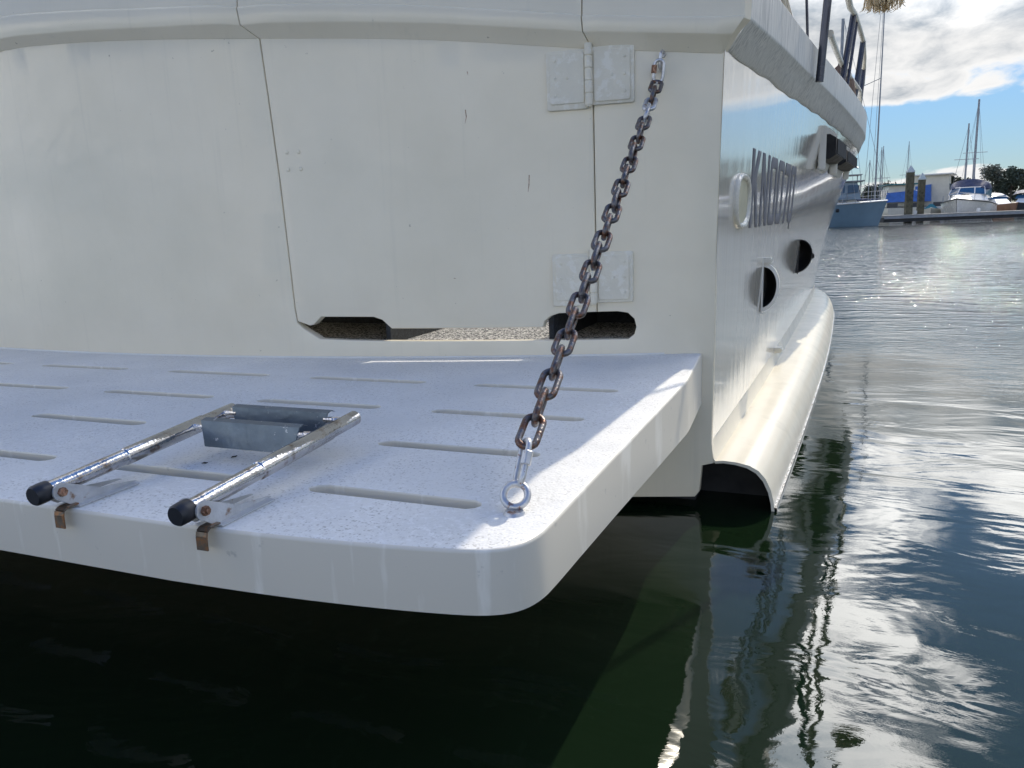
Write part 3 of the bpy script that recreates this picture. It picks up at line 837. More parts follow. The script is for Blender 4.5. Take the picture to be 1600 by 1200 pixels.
bmesh.ops.rotate(b2, matrix=Matrix.Rotation(rad(90), 3, 'X'), verts=b2.verts); bmesh.ops.translate(b2, vec=q+Vector((0, -.003, .012)), verts=b2.verts); merge(bm, b2)
add_tube(bm, [q+Vector((.002, .005, .020)), q+Vector((.001, -.018, .020)), q+Vector((0, -.036, .010)), q+Vector((-.002, -.040, -.014)), q+Vector((-.003, -.034, -.034)), q+Vector((-.002, -.018, -.040)), q+Vector((-.001, .004, -.040))], .0062, 10)
obj("wall_eye", bm, M_zinc, boat, label="bent metal eye on the transom holding the chain top")

# ------------------------------------------------------------------ chain
chain = empty("chain", (-.531, 1.243, .6), 0, "rusty chain slanting from the platform ring up to the transom", "chain")
def stadium(L, w, n=8):
    """centre line of a link: L outer length of centre line, w width"""
    r = w/2; h = L/2-r; P = []
    for i in range(n+1):
        a = math.pi*i/n; P.append(Vector((r*math.cos(a), 0, h+r*math.sin(a))))
    for i in range(n+1):
        a = math.pi+math.pi*i/n; P.append(Vector((r*math.cos(a), 0, -h+r*math.sin(a))))
    # mid points on the straight sides
    return P
A = Vector((-.5205, 1.286, .704)); Bp = Vector((-.6135, 2.842, 1.555))
NL = 25; seg_len = (Bp-A).length/NL
WR = .0069
d = (Bp-A).normalized()
view = ((A+Bp)/2-Vector((0, 0, 1.1))).normalized()
wide = d.cross(view).normalized(); deep = wide.cross(d).normalized()
def place(mesh_path_bm, c, dirv, wv_, name, m, parent):
    X = wv_.normalized(); Z = dirv.normalized(); Y = Z.cross(X).normalized(); X = Y.cross(Z)
    mt = Matrix((X, Y, Z)).transposed().to_4x4(); mt.translation = c
    mesh_path_bm.transform(mt)
    return obj(name, mesh_path_bm, m, parent, smooth=50)
for i in range(NL):
    t = (i+.5)/NL
    sag = Vector((0, 0, -.014*4*t*(1-t)))
    c = A+(Bp-A)*t+sag
    dd = ((Bp-A)+Vector((0, 0, -.014*4*(1-2*t)))).normalized()
    roll = (0 if i % 2 == 0 else math.pi/2)+rad(random.uniform(-9, 9))+rad(16)
    wv_ = wide*math.cos(roll)+deep*math.sin(roll)
    bm = BM(); add_tube(bm, stadium(seg_len+2*WR*.90, .0335), WR, 12, closed=True)
    place(bm, c, dd, wv_, "chain_link", M_zinc if i in (21, 22) else M_chain, chain)
def quick_link(a, b_, wv_, m, mn, nut_side):
    L = (b_-a).length; bm = BM(); P = stadium(L, .032)
    add_tube(bm, P, .0058, 12, closed=True)
    Z = (b_-a).normalized(); X = wv_.normalized(); Y = Z.cross(X).normalized(); X = Y.cross(Z)
    mt = Matrix((X, Y, Z)).transposed().to_4x4(); mt.translation = (a+b_)/2
    bm.transform(mt); q = obj("quick_link", bm, m, chain, smooth=50)
    bm = BM(); b2 = BM(); bmesh.ops.create_cone(b2, cap_ends=True, segments=6, radius1=.0105, radius2=.0105, depth=.026)
    bmesh.ops.bevel(b2, geom=b2.edges[:], offset=.0012, segments=1, affect='EDGES')
    bmesh.ops.translate(b2, vec=(.016*nut_side, 0, .006), verts=b2.verts); merge(bm, b2)
    bm.transform(mt); obj("nut", bm, mn, q, smooth=20)
e1 = Vector((-.5215, 1.243, .640))
quick_link(e1, A+Vector((0, .004, .006)), deep*1.0+wide*.25, M_zinc, M_zinc, -1)
quick_link(Bp+Vector((0, .004, .0)), Vector((-.606, 2.846, 1.628)), wide, M_zinc, M_rust, 1)

# leaf fragments blown on to the platform
for (x_, y_, a, lb) in ((-1.300, 1.292, .4, "tiny dark leaf scrap inside the ladder frame, nearer its left rail"), (-1.268, 1.350, 1.1, "tiny dark leaf scrap inside the ladder frame, nearer its right rail")):
    lf = empty("leaf_scrap", (x_, y_, PZ), a, lb, "leaf", "leaf scraps on the platform")
    bm = BM(); add_loft(bm, [[(-.007, 0, .001), (-.007, .001, .002)], [(-.002, -.003, .002), (-.002, .003, .004)], [(.004, -.002, .001), (.004, .003, .003)], [(.008, 0, .003), (.008, .001, .004)]])
    obj("blade", bm, M_seam, lf, local=True, smooth=0)

# ------------------------------------------------------------------ boarding ladder
fl, rl = Vector((-1.368, .955, .640)), Vector((-1.372, 1.478, .678))
fr_, rr_ = Vector((-1.020, .955, .640)), Vector((-1.018, 1.478, .678))
ladder = None
bm = BM()
for a_, b_ in ((fl, rl), (fr_, rr_)):
    D = b_-a_
    add_tube(bm, [a_, a_+D*.36, a_+D*.365, a_+D*.80, a_+D*.805, b_-D*.004, b_], [.0163, .0163, .0186, .0186, .0168, .0168, .015], 20)
for t_ in (.735, .93):
    a_, b_ = fl+(rl-fl)*t_, fr_+(rr_-fr_)*t_
    add_tube(bm, [a_+Vector((0, .010, -.006)), b_+Vector((0, .010, -.006))], .006, 8)
ladder = obj("boarding_ladder", bm, M_steel, boat, smooth=40, label="folded stainless boarding ladder lying on the platform edge")
for a_, b_ in ((fl, rl), (fr_, rr_)):
    D = (b_-a_).normalized()
    bm = BM(); add_tube(bm, [a_-D*.020, a_-D*.016, a_-D*.002, a_+D*.012], [.0165, .0195, .0202, .0195], 20); obj("end_cap", bm, M_cap, ladder)
    for sgn in (-1, 1):
        bm = BM(); ox = .0215*sgn
        P = []
        # flat side plate: eye around the bolt, long tail lying down on the deck
        base = a_ + Vector((ox, .022, 0))
        prof = []
        for k in range(13):
            an = rad(60)+rad(200)*k/12
            prof.append((base.y+math.cos(an)*.0175, base.z-.003+math.sin(an)*.0175))
        prof += [(base.y+.02, .6035), (base.y+.170, .6035), (base.y+.165, .6065), (base.y+.085, .6175)]
        A_ = [bm.verts.new((base.x-.0018, y_, z_)) for y_, z_ in prof]; B_ = [bm.verts.new((base.x+.0018, y_, z_)) for y_, z_ in prof]
        bm.faces.new(A_); bm.faces.new(B_[::-1])
        for k in range(len(A_)): bm.faces.new((A_[k], B_[k], B_[(k+1) % len(A_)], A_[(k+1) % len(A_)]))
        if sgn == 1:
            add_box(bm, (base.x+.010, base.y+.090, .603), (.018, .14, .003))
        bmesh.ops.recalc_face_normals(bm, faces=bm.faces)
        br = obj("side_bracket", bm, M_bracket, ladder, smooth=30)
    bm = BM(); cc = a_+Vector((.024, .022, -.003))
    add_tube(bm, [cc-Vector((.050, 0, 0)), cc+Vector((.010, 0, 0))], .0048, 10)
    b2 = BM(); bmesh.ops.create_cone(b2, cap_ends=True, segments=6, radius1=.0092, radius2=.0088, depth=.007)
    bmesh.ops.rotate(b2, matrix=Matrix.Rotation(rad(90), 3, 'Y'), verts=b2.verts); bmesh.ops.translate(b2, vec=cc+Vector((.003, 0, 0)), verts=b2.verts); merge(bm, b2)
    obj("bolt", bm, M_rust, ladder, smooth=30)
    # rusty tab bent down over the platform's aft edge
    bm = BM()
    xx = a_.x+.020; path = [(.972+.03, .6045), (.978, .6045), (.9705, .600), (.9685, .592), (.9680, .568)]
    for k in range(len(path)-1):
        (ya, za), (yb, zb) = path[k], path[k+1]
        vs = [(xx-.012, ya, za), (xx+.012, ya, za), (xx+.012, yb, zb), (xx-.012, yb, zb)]
        n_ = (Vector(vs[1])-Vector(vs[0])).cross(Vector(vs[3])-Vector(vs[0])).normalized()*.003
        f_ = [bm.verts.new(v) for v in vs]; g_ = [bm.verts.new(Vector(v)-n_) for v in vs]
        bm.faces.new(f_); bm.faces.new(g_[::-1])
        for j in range(4): bm.faces.new((f_[j], g_[j], g_[(j+1) % 4], f_[(j+1) % 4]))
    bmesh.ops.recalc_face_normals(bm, faces=bm.faces)
    obj("tab", bm, mat("rusty_tab", (.16, .13, .10), .45, .6, vs=40, var=.35, col2=(.30, .15, .07), c2lo=.5, c2hi=.62, c2s=60), ladder, smooth=20)
# treads: folded plates hanging between the rails
def tread(tt, lean):
    l = fl+(rl-fl)*tt; r_ = fr_+(rr_-fr_)*tt
    bm = BM(); n = 8
    xs0, xs1 = l.x+.040, r_.x-.040
    sec = [(.016, .020), (.004, .026), (-.012, .022), (-.020-lean*.3, -.034)]
    rows = []
    for side in (0, .0028):
        rows.append([[(xs0+(xs1-xs0)*i/n+(.016 if i == 0 else -.016 if i == n else 0)*(1 if k == 3 else 0), l.y+dy_+side, l.z+dz_-side*.5) for k, (dy_, dz_) in enumerate(sec)] for i in range(n+1)])
    add_loft(bm, rows[0]); add_loft(bm, rows[1], flip=True)
    m_ = len(sec)
    for R_ in (0, -1):
        a = [bm.verts.new(p) for p in rows[0][R_]]; b2 = [bm.verts.new(p) for p in rows[1][R_]]
        for k in range(m_-1): bm.faces.new((a[k], a[k+1], b2[k+1], b2[k]))
    for k in (0, m_-1):
        for i in range(n):
            q = [rows[0][i][k], rows[0][i+1][k], rows[1][i+1][k], rows[1][i][k]]; bm.faces.new([bm.verts.new(p) for p in q])
    fixn(bm)
    t_ = obj("tread", bm, M_plate, ladder, smooth=20)
    bm = BM()
    for a, b2 in ((l, xs0), (r_, xs1)):
        add_tube(bm, [(a.x, l.y-.004, l.z-.002), ((a.x+b2)/2, l.y-.006, l.z+.004), (b2+(.012 if b2 > a.x else -.012), l.y-.010, l.z+.006)], [.011, .010, .006], 10)
    pieces("tread_lug", bm, M_steel, ladder)
tread(.735, .02); tread(.93, .0)

# ------------------------------------------------------------------ side rail on the boat
rail = None
bm = BM()
top = [(-.10, 5.0, 2.62), (-.06, 6.2, 2.60), (-.025, 7.0, 2.62), (.008, 7.8, 2.74), (.055, 8.7, 2.80), (.108, 9.6, 2.83), (.135, 10.4, 2.80), (.142, 10.9, 2.72), (.140, 11.1, 2.60)]
add_tube(bm, top, .024, 12)
rail = obj("handrail", bm, M_railc, boat)
bm = BM(); add_tube(bm, [(-.12, 5.25, 2.11), (-.105, 6.4, 2.22), (-.075, 7.6, 2.31), (.0, 8.7, 2.35), (.10, 9.8, 2.36), (.115, 10.2, 2.25)], .020, 12); obj("mid_rail", bm, M_railc, rail)
for (a_, b_, r_) in (((-.168, 5.20, 1.84), (-.118, 5.20, 2.62), .023), ((-.085, 7.45, 1.98), (.004, 7.75, 2.74), .026), ((.026, 9.45, 2.04), (.104, 9.55, 2.82), .027), ((.094, 10.5, 2.06), (.140, 10.8, 2.76), .027), ((-.045, 7.95, 1.98), (.03, 8.2, 2.74), .014), ((.0, 9.2, 1.98), (.09, 9.7, 2.8), .014)):
    bm = BM(); add_tube(bm, [a_, b_], r_, 14); obj("stanchion", bm, M_rail, rail)
bm = BM(); add_tube(bm, [(-.28, 6.6, 1.9), (-.36, 6.6, 3.3)], .010, 8); obj("awning_stay", bm, M_rail, boat)

# brown canvas bundle on the side deck and rope coil next to it
cx_, cy_ = -.095, 8.75
bun = empty("covered_winch", (cx_, cy_, 1.95), 0, "brown canvas covered cone shape standing on the side deck behind the rail", "winch")
bm = BM(); secs = []
for z_, r_ in ((1.95, .14), (2.05, .145), (2.20, .142), (2.32, .125), (2.40, .095), (2.46, .05), (2.485, .02)):
    secs.append([(cx_+math.cos(a)*r_*(1+.06*math.sin(3*a+z_*9)), cy_+math.sin(a)*r_*(1+.05*math.sin(4*a)), z_) for a in [2*math.pi*i/24 for i in range(24)]])
add_loft(bm, secs, closed_sec=True, cap=True); bmesh.ops.recalc_face_normals(bm, faces=bm.faces)
obj("cover", bm, M_brown, bun)
bm = BM(); add_tube(bm, [(cx_, cy_, 2.47), (cx_, cy_, 2.53)], [.03, .012], 10); obj("tie", bm, M_cap, bun)
bm = BM()
for i in range(5):
    add_tube(bm, [(cx_-.17+math.cos(a)*.05, 8.55+math.sin(a)*.06, 2.02+.05*i+.03*math.sin(a)) for a in [2*math.pi*k/16 for k in range(16)]], .010, 8, closed=True)
tag(obj("rope_coil", bm, M_rope), "loose coil of white rope beside the brown covered cone", "rope")
# frayed mop head hanging over the gunwale
mx, my, mz = .150, 5.0, 2.160
mop = empty("mop", (mx, my, mz), 0, "frayed straw-coloured mop head at the top edge right of the rail", "mop")
bm = BM(); rng = random.Random(3)
for i in range(300):
    a = rng.uniform(0, 2*math.pi); sp = rng.random()**.6
    p0 = Vector((mx+.02*math.cos(a), my+.02*math.sin(a), mz+.125))
    p2 = Vector((mx+math.cos(a)*.105*sp, my+math.sin(a)*.105*sp, mz+.012-.025*(1-sp)+rng.uniform(-.012, .06)))
    p1 = (p0+p2)/2+Vector((math.cos(a)*.03, math.sin(a)*.03, .03))
    add_tube(bm, [p0, p1, p2, p2+Vector((rng.uniform(-.02, .02), rng.uniform(-.02, .02), -.01))], [.0036, .003, .0024, .0012], 4, cap=False)
obj("bristles", bm, M_straw, mop, smooth=60)
bm = BM(); add_tube(bm, [(mx, my, mz+.15), (-.13, 5.02, mz+.95)], .011, 10); obj("handle", bm, M_railc, mop)
bm = BM(); add_tube(bm, [(mx+.006, my, mz+.09), (mx-.012, my, mz+.16)], .022, 12); obj("ferrule", bm, M_brown, mop)

# ------------------------------------------------------------------ background
M_bwhite = mat("boat_white", (.74, .73, .70), .25, vs=1.5, var=.06)
M_bcream = mat("boat_cream", (.60, .57, .48), .35, vs=1.5, var=.1)
M_steelblue = mat("blue_grey_hull", (.13, .21, .28), .22, vs=.8, var=.12)
M_navy = mat("navy_canvas", (.010, .026, .085), .7, vs=3, var=.25, bump=.01, bs=6)
M_blue = mat("blue_cover", (.05, .14, .42), .6, vs=2, var=.25, bump=.02, bs=4)
M_teal = mat("teal_trim", (.02, .16, .18), .4, vs=2, var=.2)
M_bglass = mat("boat_window", (.03, .09, .17), .06, vs=2, var=.3)
M_alu = mat("mast_alloy", (.22, .24, .27), .4, .3, vs=3, var=.2)
M_pile = mat("weathered_pile", (.105, .095, .06), .85, vs=4, var=.3, bump=.01, bs=8, col2=(.05, .05, .03), c2lo=.5, c2hi=.6, c2s=3)
M_pcap = mat("pile_cap", (.50, .54, .52), .5, vs=5, var=.1)
M_dock = mat("dock_deck", (.24, .24, .23), .8, vs=3, var=.15)
M_float = mat("dock_float", (.02, .022, .028), .6, vs=2, var=.3)
M_brownhull = mat("brown_hull", (.26, .15, .10), .4, vs=2, var=.2)
M_dark = mat("dark_hull", (.03, .035, .045), .35, vs=2, var=.3)

def lhull(L, B, Hs, Hb, rake=.8, tr=.85, n=22, z_low=-.25):
    """hull in local space, +X is the bow, origin amidships on the waterline"""
    bm = BM(); secs = []
    for i in range(n+1):
        t = i/n; b_ = B/2*(tr+(1-tr)*min(1, t/.35))*(1 if t < .45 else max(.012, (1-((t-.45)/.55)**2.1)))
        h = Hs+(Hb-Hs)*t**1.8
        s = []
        for k in range(8):
            q = k/7
            z_ = z_low+(h-z_low)*q
            bb = b_*(.62+.38*min(1, q/.55)**.7) if t < .6 else b_*((.62-(t-.6)*.9)+(.38+(t-.6)*.9)*q**.8)
            s.append((-L/2+L*t+rake*q*max(0, (t-.5)*2)**2-rake*.5, max(.01, bb), z_))
        secs.append(s)
    add_loft(bm, secs)
    add_loft(bm, [[(p[0], -p[1], p[2]) for p in s] for s in secs], flip=True)
    # deck and transom
    add_loft(bm, [[s[-1], (s[-1][0], 0, s[-1][2]+.05), (s[-1][0], -s[-1][1], s[-1][2])] for s in secs])
    s = secs[0]; ring = [p for p in s]+[(p[0], -p[1], p[2]) for p in s[::-1]]
    bm.faces.new([bm.verts.new(p) for p in ring])
    fixn(bm)
    return bm, secs
def L_(name, bm, m, par, smooth=35, label=None): return obj(name, bm, m, par, local=True, smooth=smooth, label=label)
def prism(secs, cap=True):
    bm = BM(); add_loft(bm, secs, closed_sec=True, cap=cap); fixn(bm); return bm
def trunk_box(x0, x1, w0, w1, za, zb, inx0=.1, inx1=.3, inw=.1):
    """tapered deckhouse: wide at the base, smaller at the top"""
    b_ = [(x0, -w0, za), (x1, -w1, za), (x1, w1, za), (x0, w0, za)]
    t_ = [(x0+inx0, -w0+inw, zb), (x1-inx1, -w1+inw, zb), (x1-inx1, w1-inw, zb), (x0+inx0, w0-inw, zb)]
    return prism([b_, t_])

# blue-grey motor sailer, mostly hidden by the hull
y_ = empty("motor_sailer", (-2.5, 57.6, 0), rad(6), "blue-grey yacht with small wheelhouse and furled sail just right of the hull side", "yacht")
bm, sc = lhull(9.6, 3.3, 1.35, 1.62, .55, .8)
L_("hull", bm, M_steelblue, y_)
bm = BM()
for s in (1, -1):
    add_tube(bm, [(p[-1][0], s*(p[-1][1]+.01), p[-1][2]-.02) for p in sc], .05, 6)
pieces("rubrail", bm, M_bwhite, y_, local=True)
bm = trunk_box(-.4, 3.4, 1.05, .6, 1.4, 1.95, .05, .5, .12); ch = L_("cabin_trunk", bm, M_bwhite, y_)
bm = BM()
for x_ in (.6, 1.5, 2.3): add_box(bm, (x_, -.93+(x_-.6)*.12, 1.7), (.45, .04, .2), Matrix.Rotation(rad(8), 3, 'Z'))
pieces("cabin_window", bm, M_bglass, ch, local=True)
bm = trunk_box(1.55, 3.35, 1.05, .95, 1.75, 2.85, .05, .25, .10); wh = L_("wheelhouse", bm, M_steelblue, y_)
bm = BM(); add_box(bm, (2.45, 0, 2.90), (2.2, 2.2, .07), bev=.03); L_("roof", bm, M_alu, wh)
for x_, w_ in ((2.05, .62), (2.85, .6)):
    bm = BM(); add_box(bm, (x_, -1.0, 2.42), (w_, .05, .48), Matrix.Rotation(rad(4), 3, 'X'), bev=.01); L_("window", bm, M_bglass, wh)
bm = BM(); add_box(bm, (3.24, 0, 2.4), (.05, 1.5, .5)); L_("window", bm, M_bglass, wh)
bm = BM(); add_box(bm, (2.1, 0, 3.30), (2.6, 2.0, .05), bev=.02)
for x_ in (.95, 3.3):
    for w_ in (-.9, .9): add_tube(bm, [(x_, w_, 2.0), (x_, w_, 3.3)], .03, 6)
L_("bimini_frame", bm, M_alu, y_)
bm = BM(); add_tube(bm, [(1.92, 0, 1.4), (1.92, 0, 13.0)], [.13, .09], 10); mast = L_("mast", bm, M_alu, y_)
bm = BM(); add_tube(bm, [(1.92, 0, 4.1), (3.2, -.2, 3.75), (-1.5, 0, 4.0)][:2], .05, 8); L_("boom", bm, M_alu, mast)
bm = BM(); add_tube(bm, [(1.95, 0, 4.25), (2.3, 0, 4.12), (2.7, -.1, 3.85), (3.0, -.15, 3.85)], [.10, .26, .22, .08], 10); L_("furled_sail", bm, mat("furled_sail_cloth", (.22, .20, .20), .9, vs=6, var=.4, bump=.03, bs=8), mast)
bm = BM()
for p, q in (((2.0, 0, 12.8), (5.0, 0, 1.8)), ((2.0, 0, 12.9), (3.5, -1.0, 1.5)), ((1.9, 0, 9.5), (3.0, -1.4, 1.5)), ((1.9, 0, 9.5), (2.2, -1.6, 1.5))): add_tube(bm, [p, q], .012, 5)
L_("rigging", bm, M_alu, mast)
bm = BM()
pts = [(p[-1][0], -p[-1][1]+.05, p[-1][2]) for p in sc[2:]]
for k in (0.35, .62): add_tube(bm, [(a, b_, c+k) for a, b_, c in pts], .012, 5)
for a, b_, c in pts[::3]: add_tube(bm, [(a, b_, c), (a, b_, c+.64)], .018, 5)
L_("guard_rail", bm, M_alu, y_)
bm = BM(); add_box(bm, (1.35, .3, 2.15), (.4, .3, .75), bev=.12); L_("orange_dodger", bm, mat("orange_brown_cover", (.45, .24, .13), .8, vs=5, var=.2), y_)
bm = BM(); add_tube(bm, [(1.9, -1.66, 1.15), (1.9, -1.72, 1.0)], .11, 8); L_("hawse_hole", bm, M_black, y_)

# tall ketch beyond: only its thin masts and stays show past the rail
k_ = empty("distant_sailboat", (3.7, 120, 0), rad(70), "far white sailboat whose hair-thin mast with one spreader rises beyond the handrail", "sailboat")
bm, sc = lhull(9, 2.8, 1.0, 1.3); L_("hull", bm, M_bwhite, k_)
bm = BM(); add_tube(bm, [(0, 0, 1), (0, 0, 36)], [.10, .06], 6); L_("mast", bm, M_alu, k_)
bm = BM(); add_tube(bm, [(0, 0, 17.9), (.8, 2.9, 17.2)], .05, 5)
for q in ((-.2, 0), (.6, 2.0), (.9, 1.1)): add_tube(bm, [(0, 0, 36), (q[0]*2, q[1], 1)], .025, 4)
L_("spreader", bm, M_alu, k_)

# floating dock
dk = empty("floating_dock", (20, 66.5, 0), 0, "long low floating dock with black floats below the moored boats", "dock")
P0, P1 = Vector((2.6, 63.6, 0)), Vector((75, 88.0, 0))
dv = (P1-P0).normalized(); dn = Vector((-dv.y, dv.x, 0))
def dockbox(w_, za, zb, m_, nm, par, off=0.0):
    a, b_ = P0, P1
    c = [a+dn*off, b_+dn*off, b_+dn*(off+w_), a+dn*(off+w_)]
    bm = prism([[(p.x, p.y, za) for p in c], [(p.x, p.y, zb) for p in c]])
    return obj(nm, bm, m_, par, smooth=20)
dockbox(2.2, .10, .44, M_float, "float", dk); dockbox(2.36, .44, .58, M_dock, "deck_boards", dk, -.08); dockbox(.08, .34, .50, M_alu, "waler", dk, -.17)
bm = BM()
for i in range(14):
    p = P0+dv*(3+i*4.5)+dn*2.0; add_box(bm, (p.x, p.y, .72), (.25, .25, .28), bev=.04)
pieces("cleat_box", bm, M_bwhite, dk, smooth=20)

def pile(x_, yy, h, w_, label):
    o = empty("pile", (x_, yy, 0), rad(12), label, "pile", "square mooring piles by the dock")
    bm = BM()
    s = [[(-w_/2, -w_/2), (w_/2, -w_/2), (w_/2, w_/2), (-w_/2, w_/2)]]
    bm = prism([[(a, b_, z_) for a, b_ in s[0]] for z_ in (-1, .5, 2, h-.5)])
    L_("shaft", bm, M_pile, o, 20)
    k = w_/2+.02
    bm = prism([[(-k, -k, h-.5), (k, -k, h-.5), (k, k, h-.5), (-k, k, h-.5)], [(-k, -k, h-.42), (k, -k, h-.42), (k, k, h-.42), (-k, k, h-.42)], [(-.02, -.02, h), (.02, -.02, h), (.02, .02, h), (-.02, .02, h)]])
    L_("pointed_cap", bm, M_pcap, o, 20)
pile(4.33, 66.2, 4.10, .46, "taller and nearer of the two square piles with a pale pointed cap")
pile(5.27, 68.2, 3.60, .42, "shorter square pile with pointed cap, between the taller pile and the cruiser")

# white cruiser with navy canopy, bow towards us
c_ = empty("cabin_cruiser", (8.75, 72.3, 0), rad(-104), "white cabin cruiser with navy canopy moored bow-on at the dock", "cabin cruiser")
bm, sc = lhull(9.0, 3.5, 1.15, 1.62, .9, .95); L_("hull", bm, M_bwhite, c_)
bm = BM()
for s in (1, -1): add_tube(bm, [(p[-1][0], s*(p[-1][1]+.02), p[-1][2]-.05) for p in sc], .045, 6)
pieces("rubrail", bm, M_dark, c_, local=True)
bm = prism([[(-1.0, -1.45, 1.4), (2.8, -.75, 1.5), (2.8, .75, 1.5), (-1.0, 1.45, 1.4)], [(-1.0, -1.2, 1.95), (1.8, -.5, 1.80), (1.8, .5, 1.80), (-1.0, 1.2, 1.95)]]); fd = L_("foredeck", bm, M_bwhite, c_)
bm = BM(); add_box(bm, (1.2, .1, 1.93), (.5, .5, .05), Matrix.Rotation(rad(3), 3, 'Y'), bev=.02); L_("hatch", bm, M_dark, fd)
bm = prism([[(-2.6, -1.5, 1.6), (-.2, -1.25, 1.9), (.25, -.6, 1.9), (.25, .6, 1.9), (-.2, 1.25, 1.9), (-2.6, 1.5, 1.6)], [(-2.6, -1.42, 2.4), (-.8, -1.12, 2.42), (-.5, -.5, 2.45), (-.5, .5, 2.45), (-.8, 1.12, 2.42), (-2.6, 1.42, 2.4)]]); ws_ = L_("windscreen", bm, M_bglass, c_, 15)
bm = BM()
for p, q in (((.26, -.6, 1.9), (-.5, -.5, 2.46)), ((.26, .6, 1.9), (-.5, .5, 2.46)), ((-.2, -1.26, 1.9), (-.8, -1.13, 2.43)), ((-.2, 1.26, 1.9), (-.8, 1.13, 2.43)), ((.27, -.6, 1.92), (.27, .6, 1.92)), ((-.8, -1.13, 2.43), (-.5, -.5, 2.46)), ((-.5, -.5, 2.46), (-.5, .5, 2.46)), ((-.8, 1.13, 2.43), (-.5, .5, 2.46))): add_tube(bm, [p, q], .035, 6)
L_("frame", bm, M_bwhite, ws_)
secs = []
for x_, hh, ww in ((-3.6, 2.75, 1.35), (-2.6, 3.08, 1.42), (-1.4, 3.12, 1.36), (-.65, 2.50, 1.16)):
    secs.append([(x_, ww*math.cos(a), 2.30+(hh-2.30)*math.sin(a)**.6) for a in [math.pi*k/14 for k in range(15)]])
bm = BM(); add_loft(bm, secs)
r_ = [bm.verts.new(p) for p in secs[-1]]; bm.faces.new(r_)
fixn(bm); L_("canopy", bm, M_navy, c_)
bm = BM(); pts = [(p[-1][0], p[-1][1]-.08, p[-1][2]) for p in sc[12:]]
for s in (1, -1):
    add_tube(bm, [(a, s*b_, c+.45) for a, b_, c in pts], .018, 5)
    for a, b_, c in pts[::3]: add_tube(bm, [(a, s*b_, c), (a, s*b_, c+.45)], .015, 5)
L_("bow_rail", bm, M_alu, c_)

# moored boats behind the piles
def house_boat(x_, yy, rz, L, B, label, cat, roofm, clothm, H=3.1, hullm=M_bcream, cover=1):
    o = empty("moored_boat", (x_, yy, 0), rz, label, cat, "motor boats moored behind the piles")
    bm, sc = lhull(L, B, 1.1, 1.6); L_("hull", bm, hullm, o)
    bm = trunk_box(-L*.42, L*.12, B*.42, B*.38, 1.2, H-.05, .05, .5, .15); h_ = L_("deckhouse", bm, M_bcream, o)
    bm = BM(); add_box(bm, (-L*.16, 0, H), (L*.62, B*.92, .12), bev=.05); L_("roof", bm, roofm, h_)
    bm = BM()
    for s in (-1, 1):
        for k in range(3): add_box(bm, (-L*.33+k*L*.15, s*(B*.40-.03), (1.2+H)/2+.25), (L*.12, .05, .55))
    add_box(bm, (L*.07, 0, (1.2+H)/2+.2), (.05, B*.55, .55)); pieces("window", bm, M_bglass, h_, local=True)
    if cover:
        c0_ = -B*.46 if cover == 1 else -B*.08
        bm = prism([[(-L*.50, c0_, 1.6), (-L*.50, B*.46, 1.6), (-L*.40, B*.46, 1.6), (-L*.40, c0_, 1.6)], [(-L*.46, c0_+.1, 1.6+(H-1.6)*.62), (-L*.46, B*.44, 1.6+(H-1.6)*.5), (-L*.41, B*.42, 1.6+(H-1.6)*.55), (-L*.41, c0_+.1, 1.6+(H-1.6)*.65)]])
        L_("storm_cover", bm, clothm, o)
        bm = BM()
        for s in (-1, 1): add_box(bm, (-L*.49, s*B*.28, 1.25), (.06, B*.3, .5))
        pieces("stern_panel", bm, M_dark, o, local=True)
    return o
house_boat(4.25, 84.0, rad(97), 8.0, 2.9, "boat with teal-edged roof and blue storm cover left of the taller pile", "motor boat", M_teal, M_blue, 3.15)
house_boat(7.9, 90.0, rad(80), 9.5, 4.4, "high-sided cream boat with blue stern cover between the shorter pile and the cruiser", "motor boat", M_bwhite, M_blue, 4.05, M_bwhite, 2)
t_ = empty("dinghy", (6.5, 74.0, 0), rad(-95), "small dinghy with green cover sitting behind the shorter pile", "dinghy")
bm, sc = lhull(3.6, 1.6, .75, 1.0, .3); L_("hull", bm, M_bcream, t_)
bm = prism([[(-1.6, -.7, .8), (1.2, -.5, .95), (1.2, .5, .95), (-1.6, .7, .8)], [(-1.3, -.2, 1.2), (.8, -.1, 1.3), (.8, .1, 1.3), (-1.3, .2, 1.2)]]); L_("cover", bm, M_teal, t_)

def runabout(x_, yy, rz, L, B, label, hm, topm, H=2.2):
    o = empty("runabout", (x_, yy, 0), rz, label, "speedboat", "small boats right of the cruiser")
    bm, sc = lhull(L, B, .85, 1.15, .5); L_("hull", bm, hm, o)
    bm = trunk_box(-L*.2, L*.25, B*.36, B*.26, .95, 1.5, .1, .8, .15); L_("cuddy", bm, M_bwhite, o)
    bm = trunk_box(-L*.22, L*.08, B*.38, B*.32, 1.5, 1.85, .05, .35, .1); L_("screen", bm, M_bglass, o)
    bm = BM(); secs = []
    for xx, hh in ((-L*.40, H-.25), (-L*.28, H), (-L*.08, H), (L*.06, H-.3)):
        secs.append([(xx, B*.42*math.cos(a), hh-.25+.25*math.sin(a)) for a in [math.pi*k/8 for k in range(9)]])
    add_loft(bm, secs); fixn(bm); L_("top", bm, topm, o)
    return o
runabout(12.0, 80.5, rad(-70), 6.2, 2.5, "brown-hulled boat with white top immediately right of the cruiser", M_brownhull, M_bwhite, 2.05)
runabout(15.2, 86, rad(-110), 6.0, 2.4, "low boat with navy top at the right edge of the photo", M_dark, M_navy, 2.3)
runabout(19.5, 90, rad(-80), 6.5, 2.6, "white boat with blue top farther right along the dock", M_bwhite, M_blue, 2.3)
runabout(26.5, 94, rad(-100), 6.5, 2.6, "cream boat with white top farther right along the dock", M_bcream, M_bwhite, 2.4)
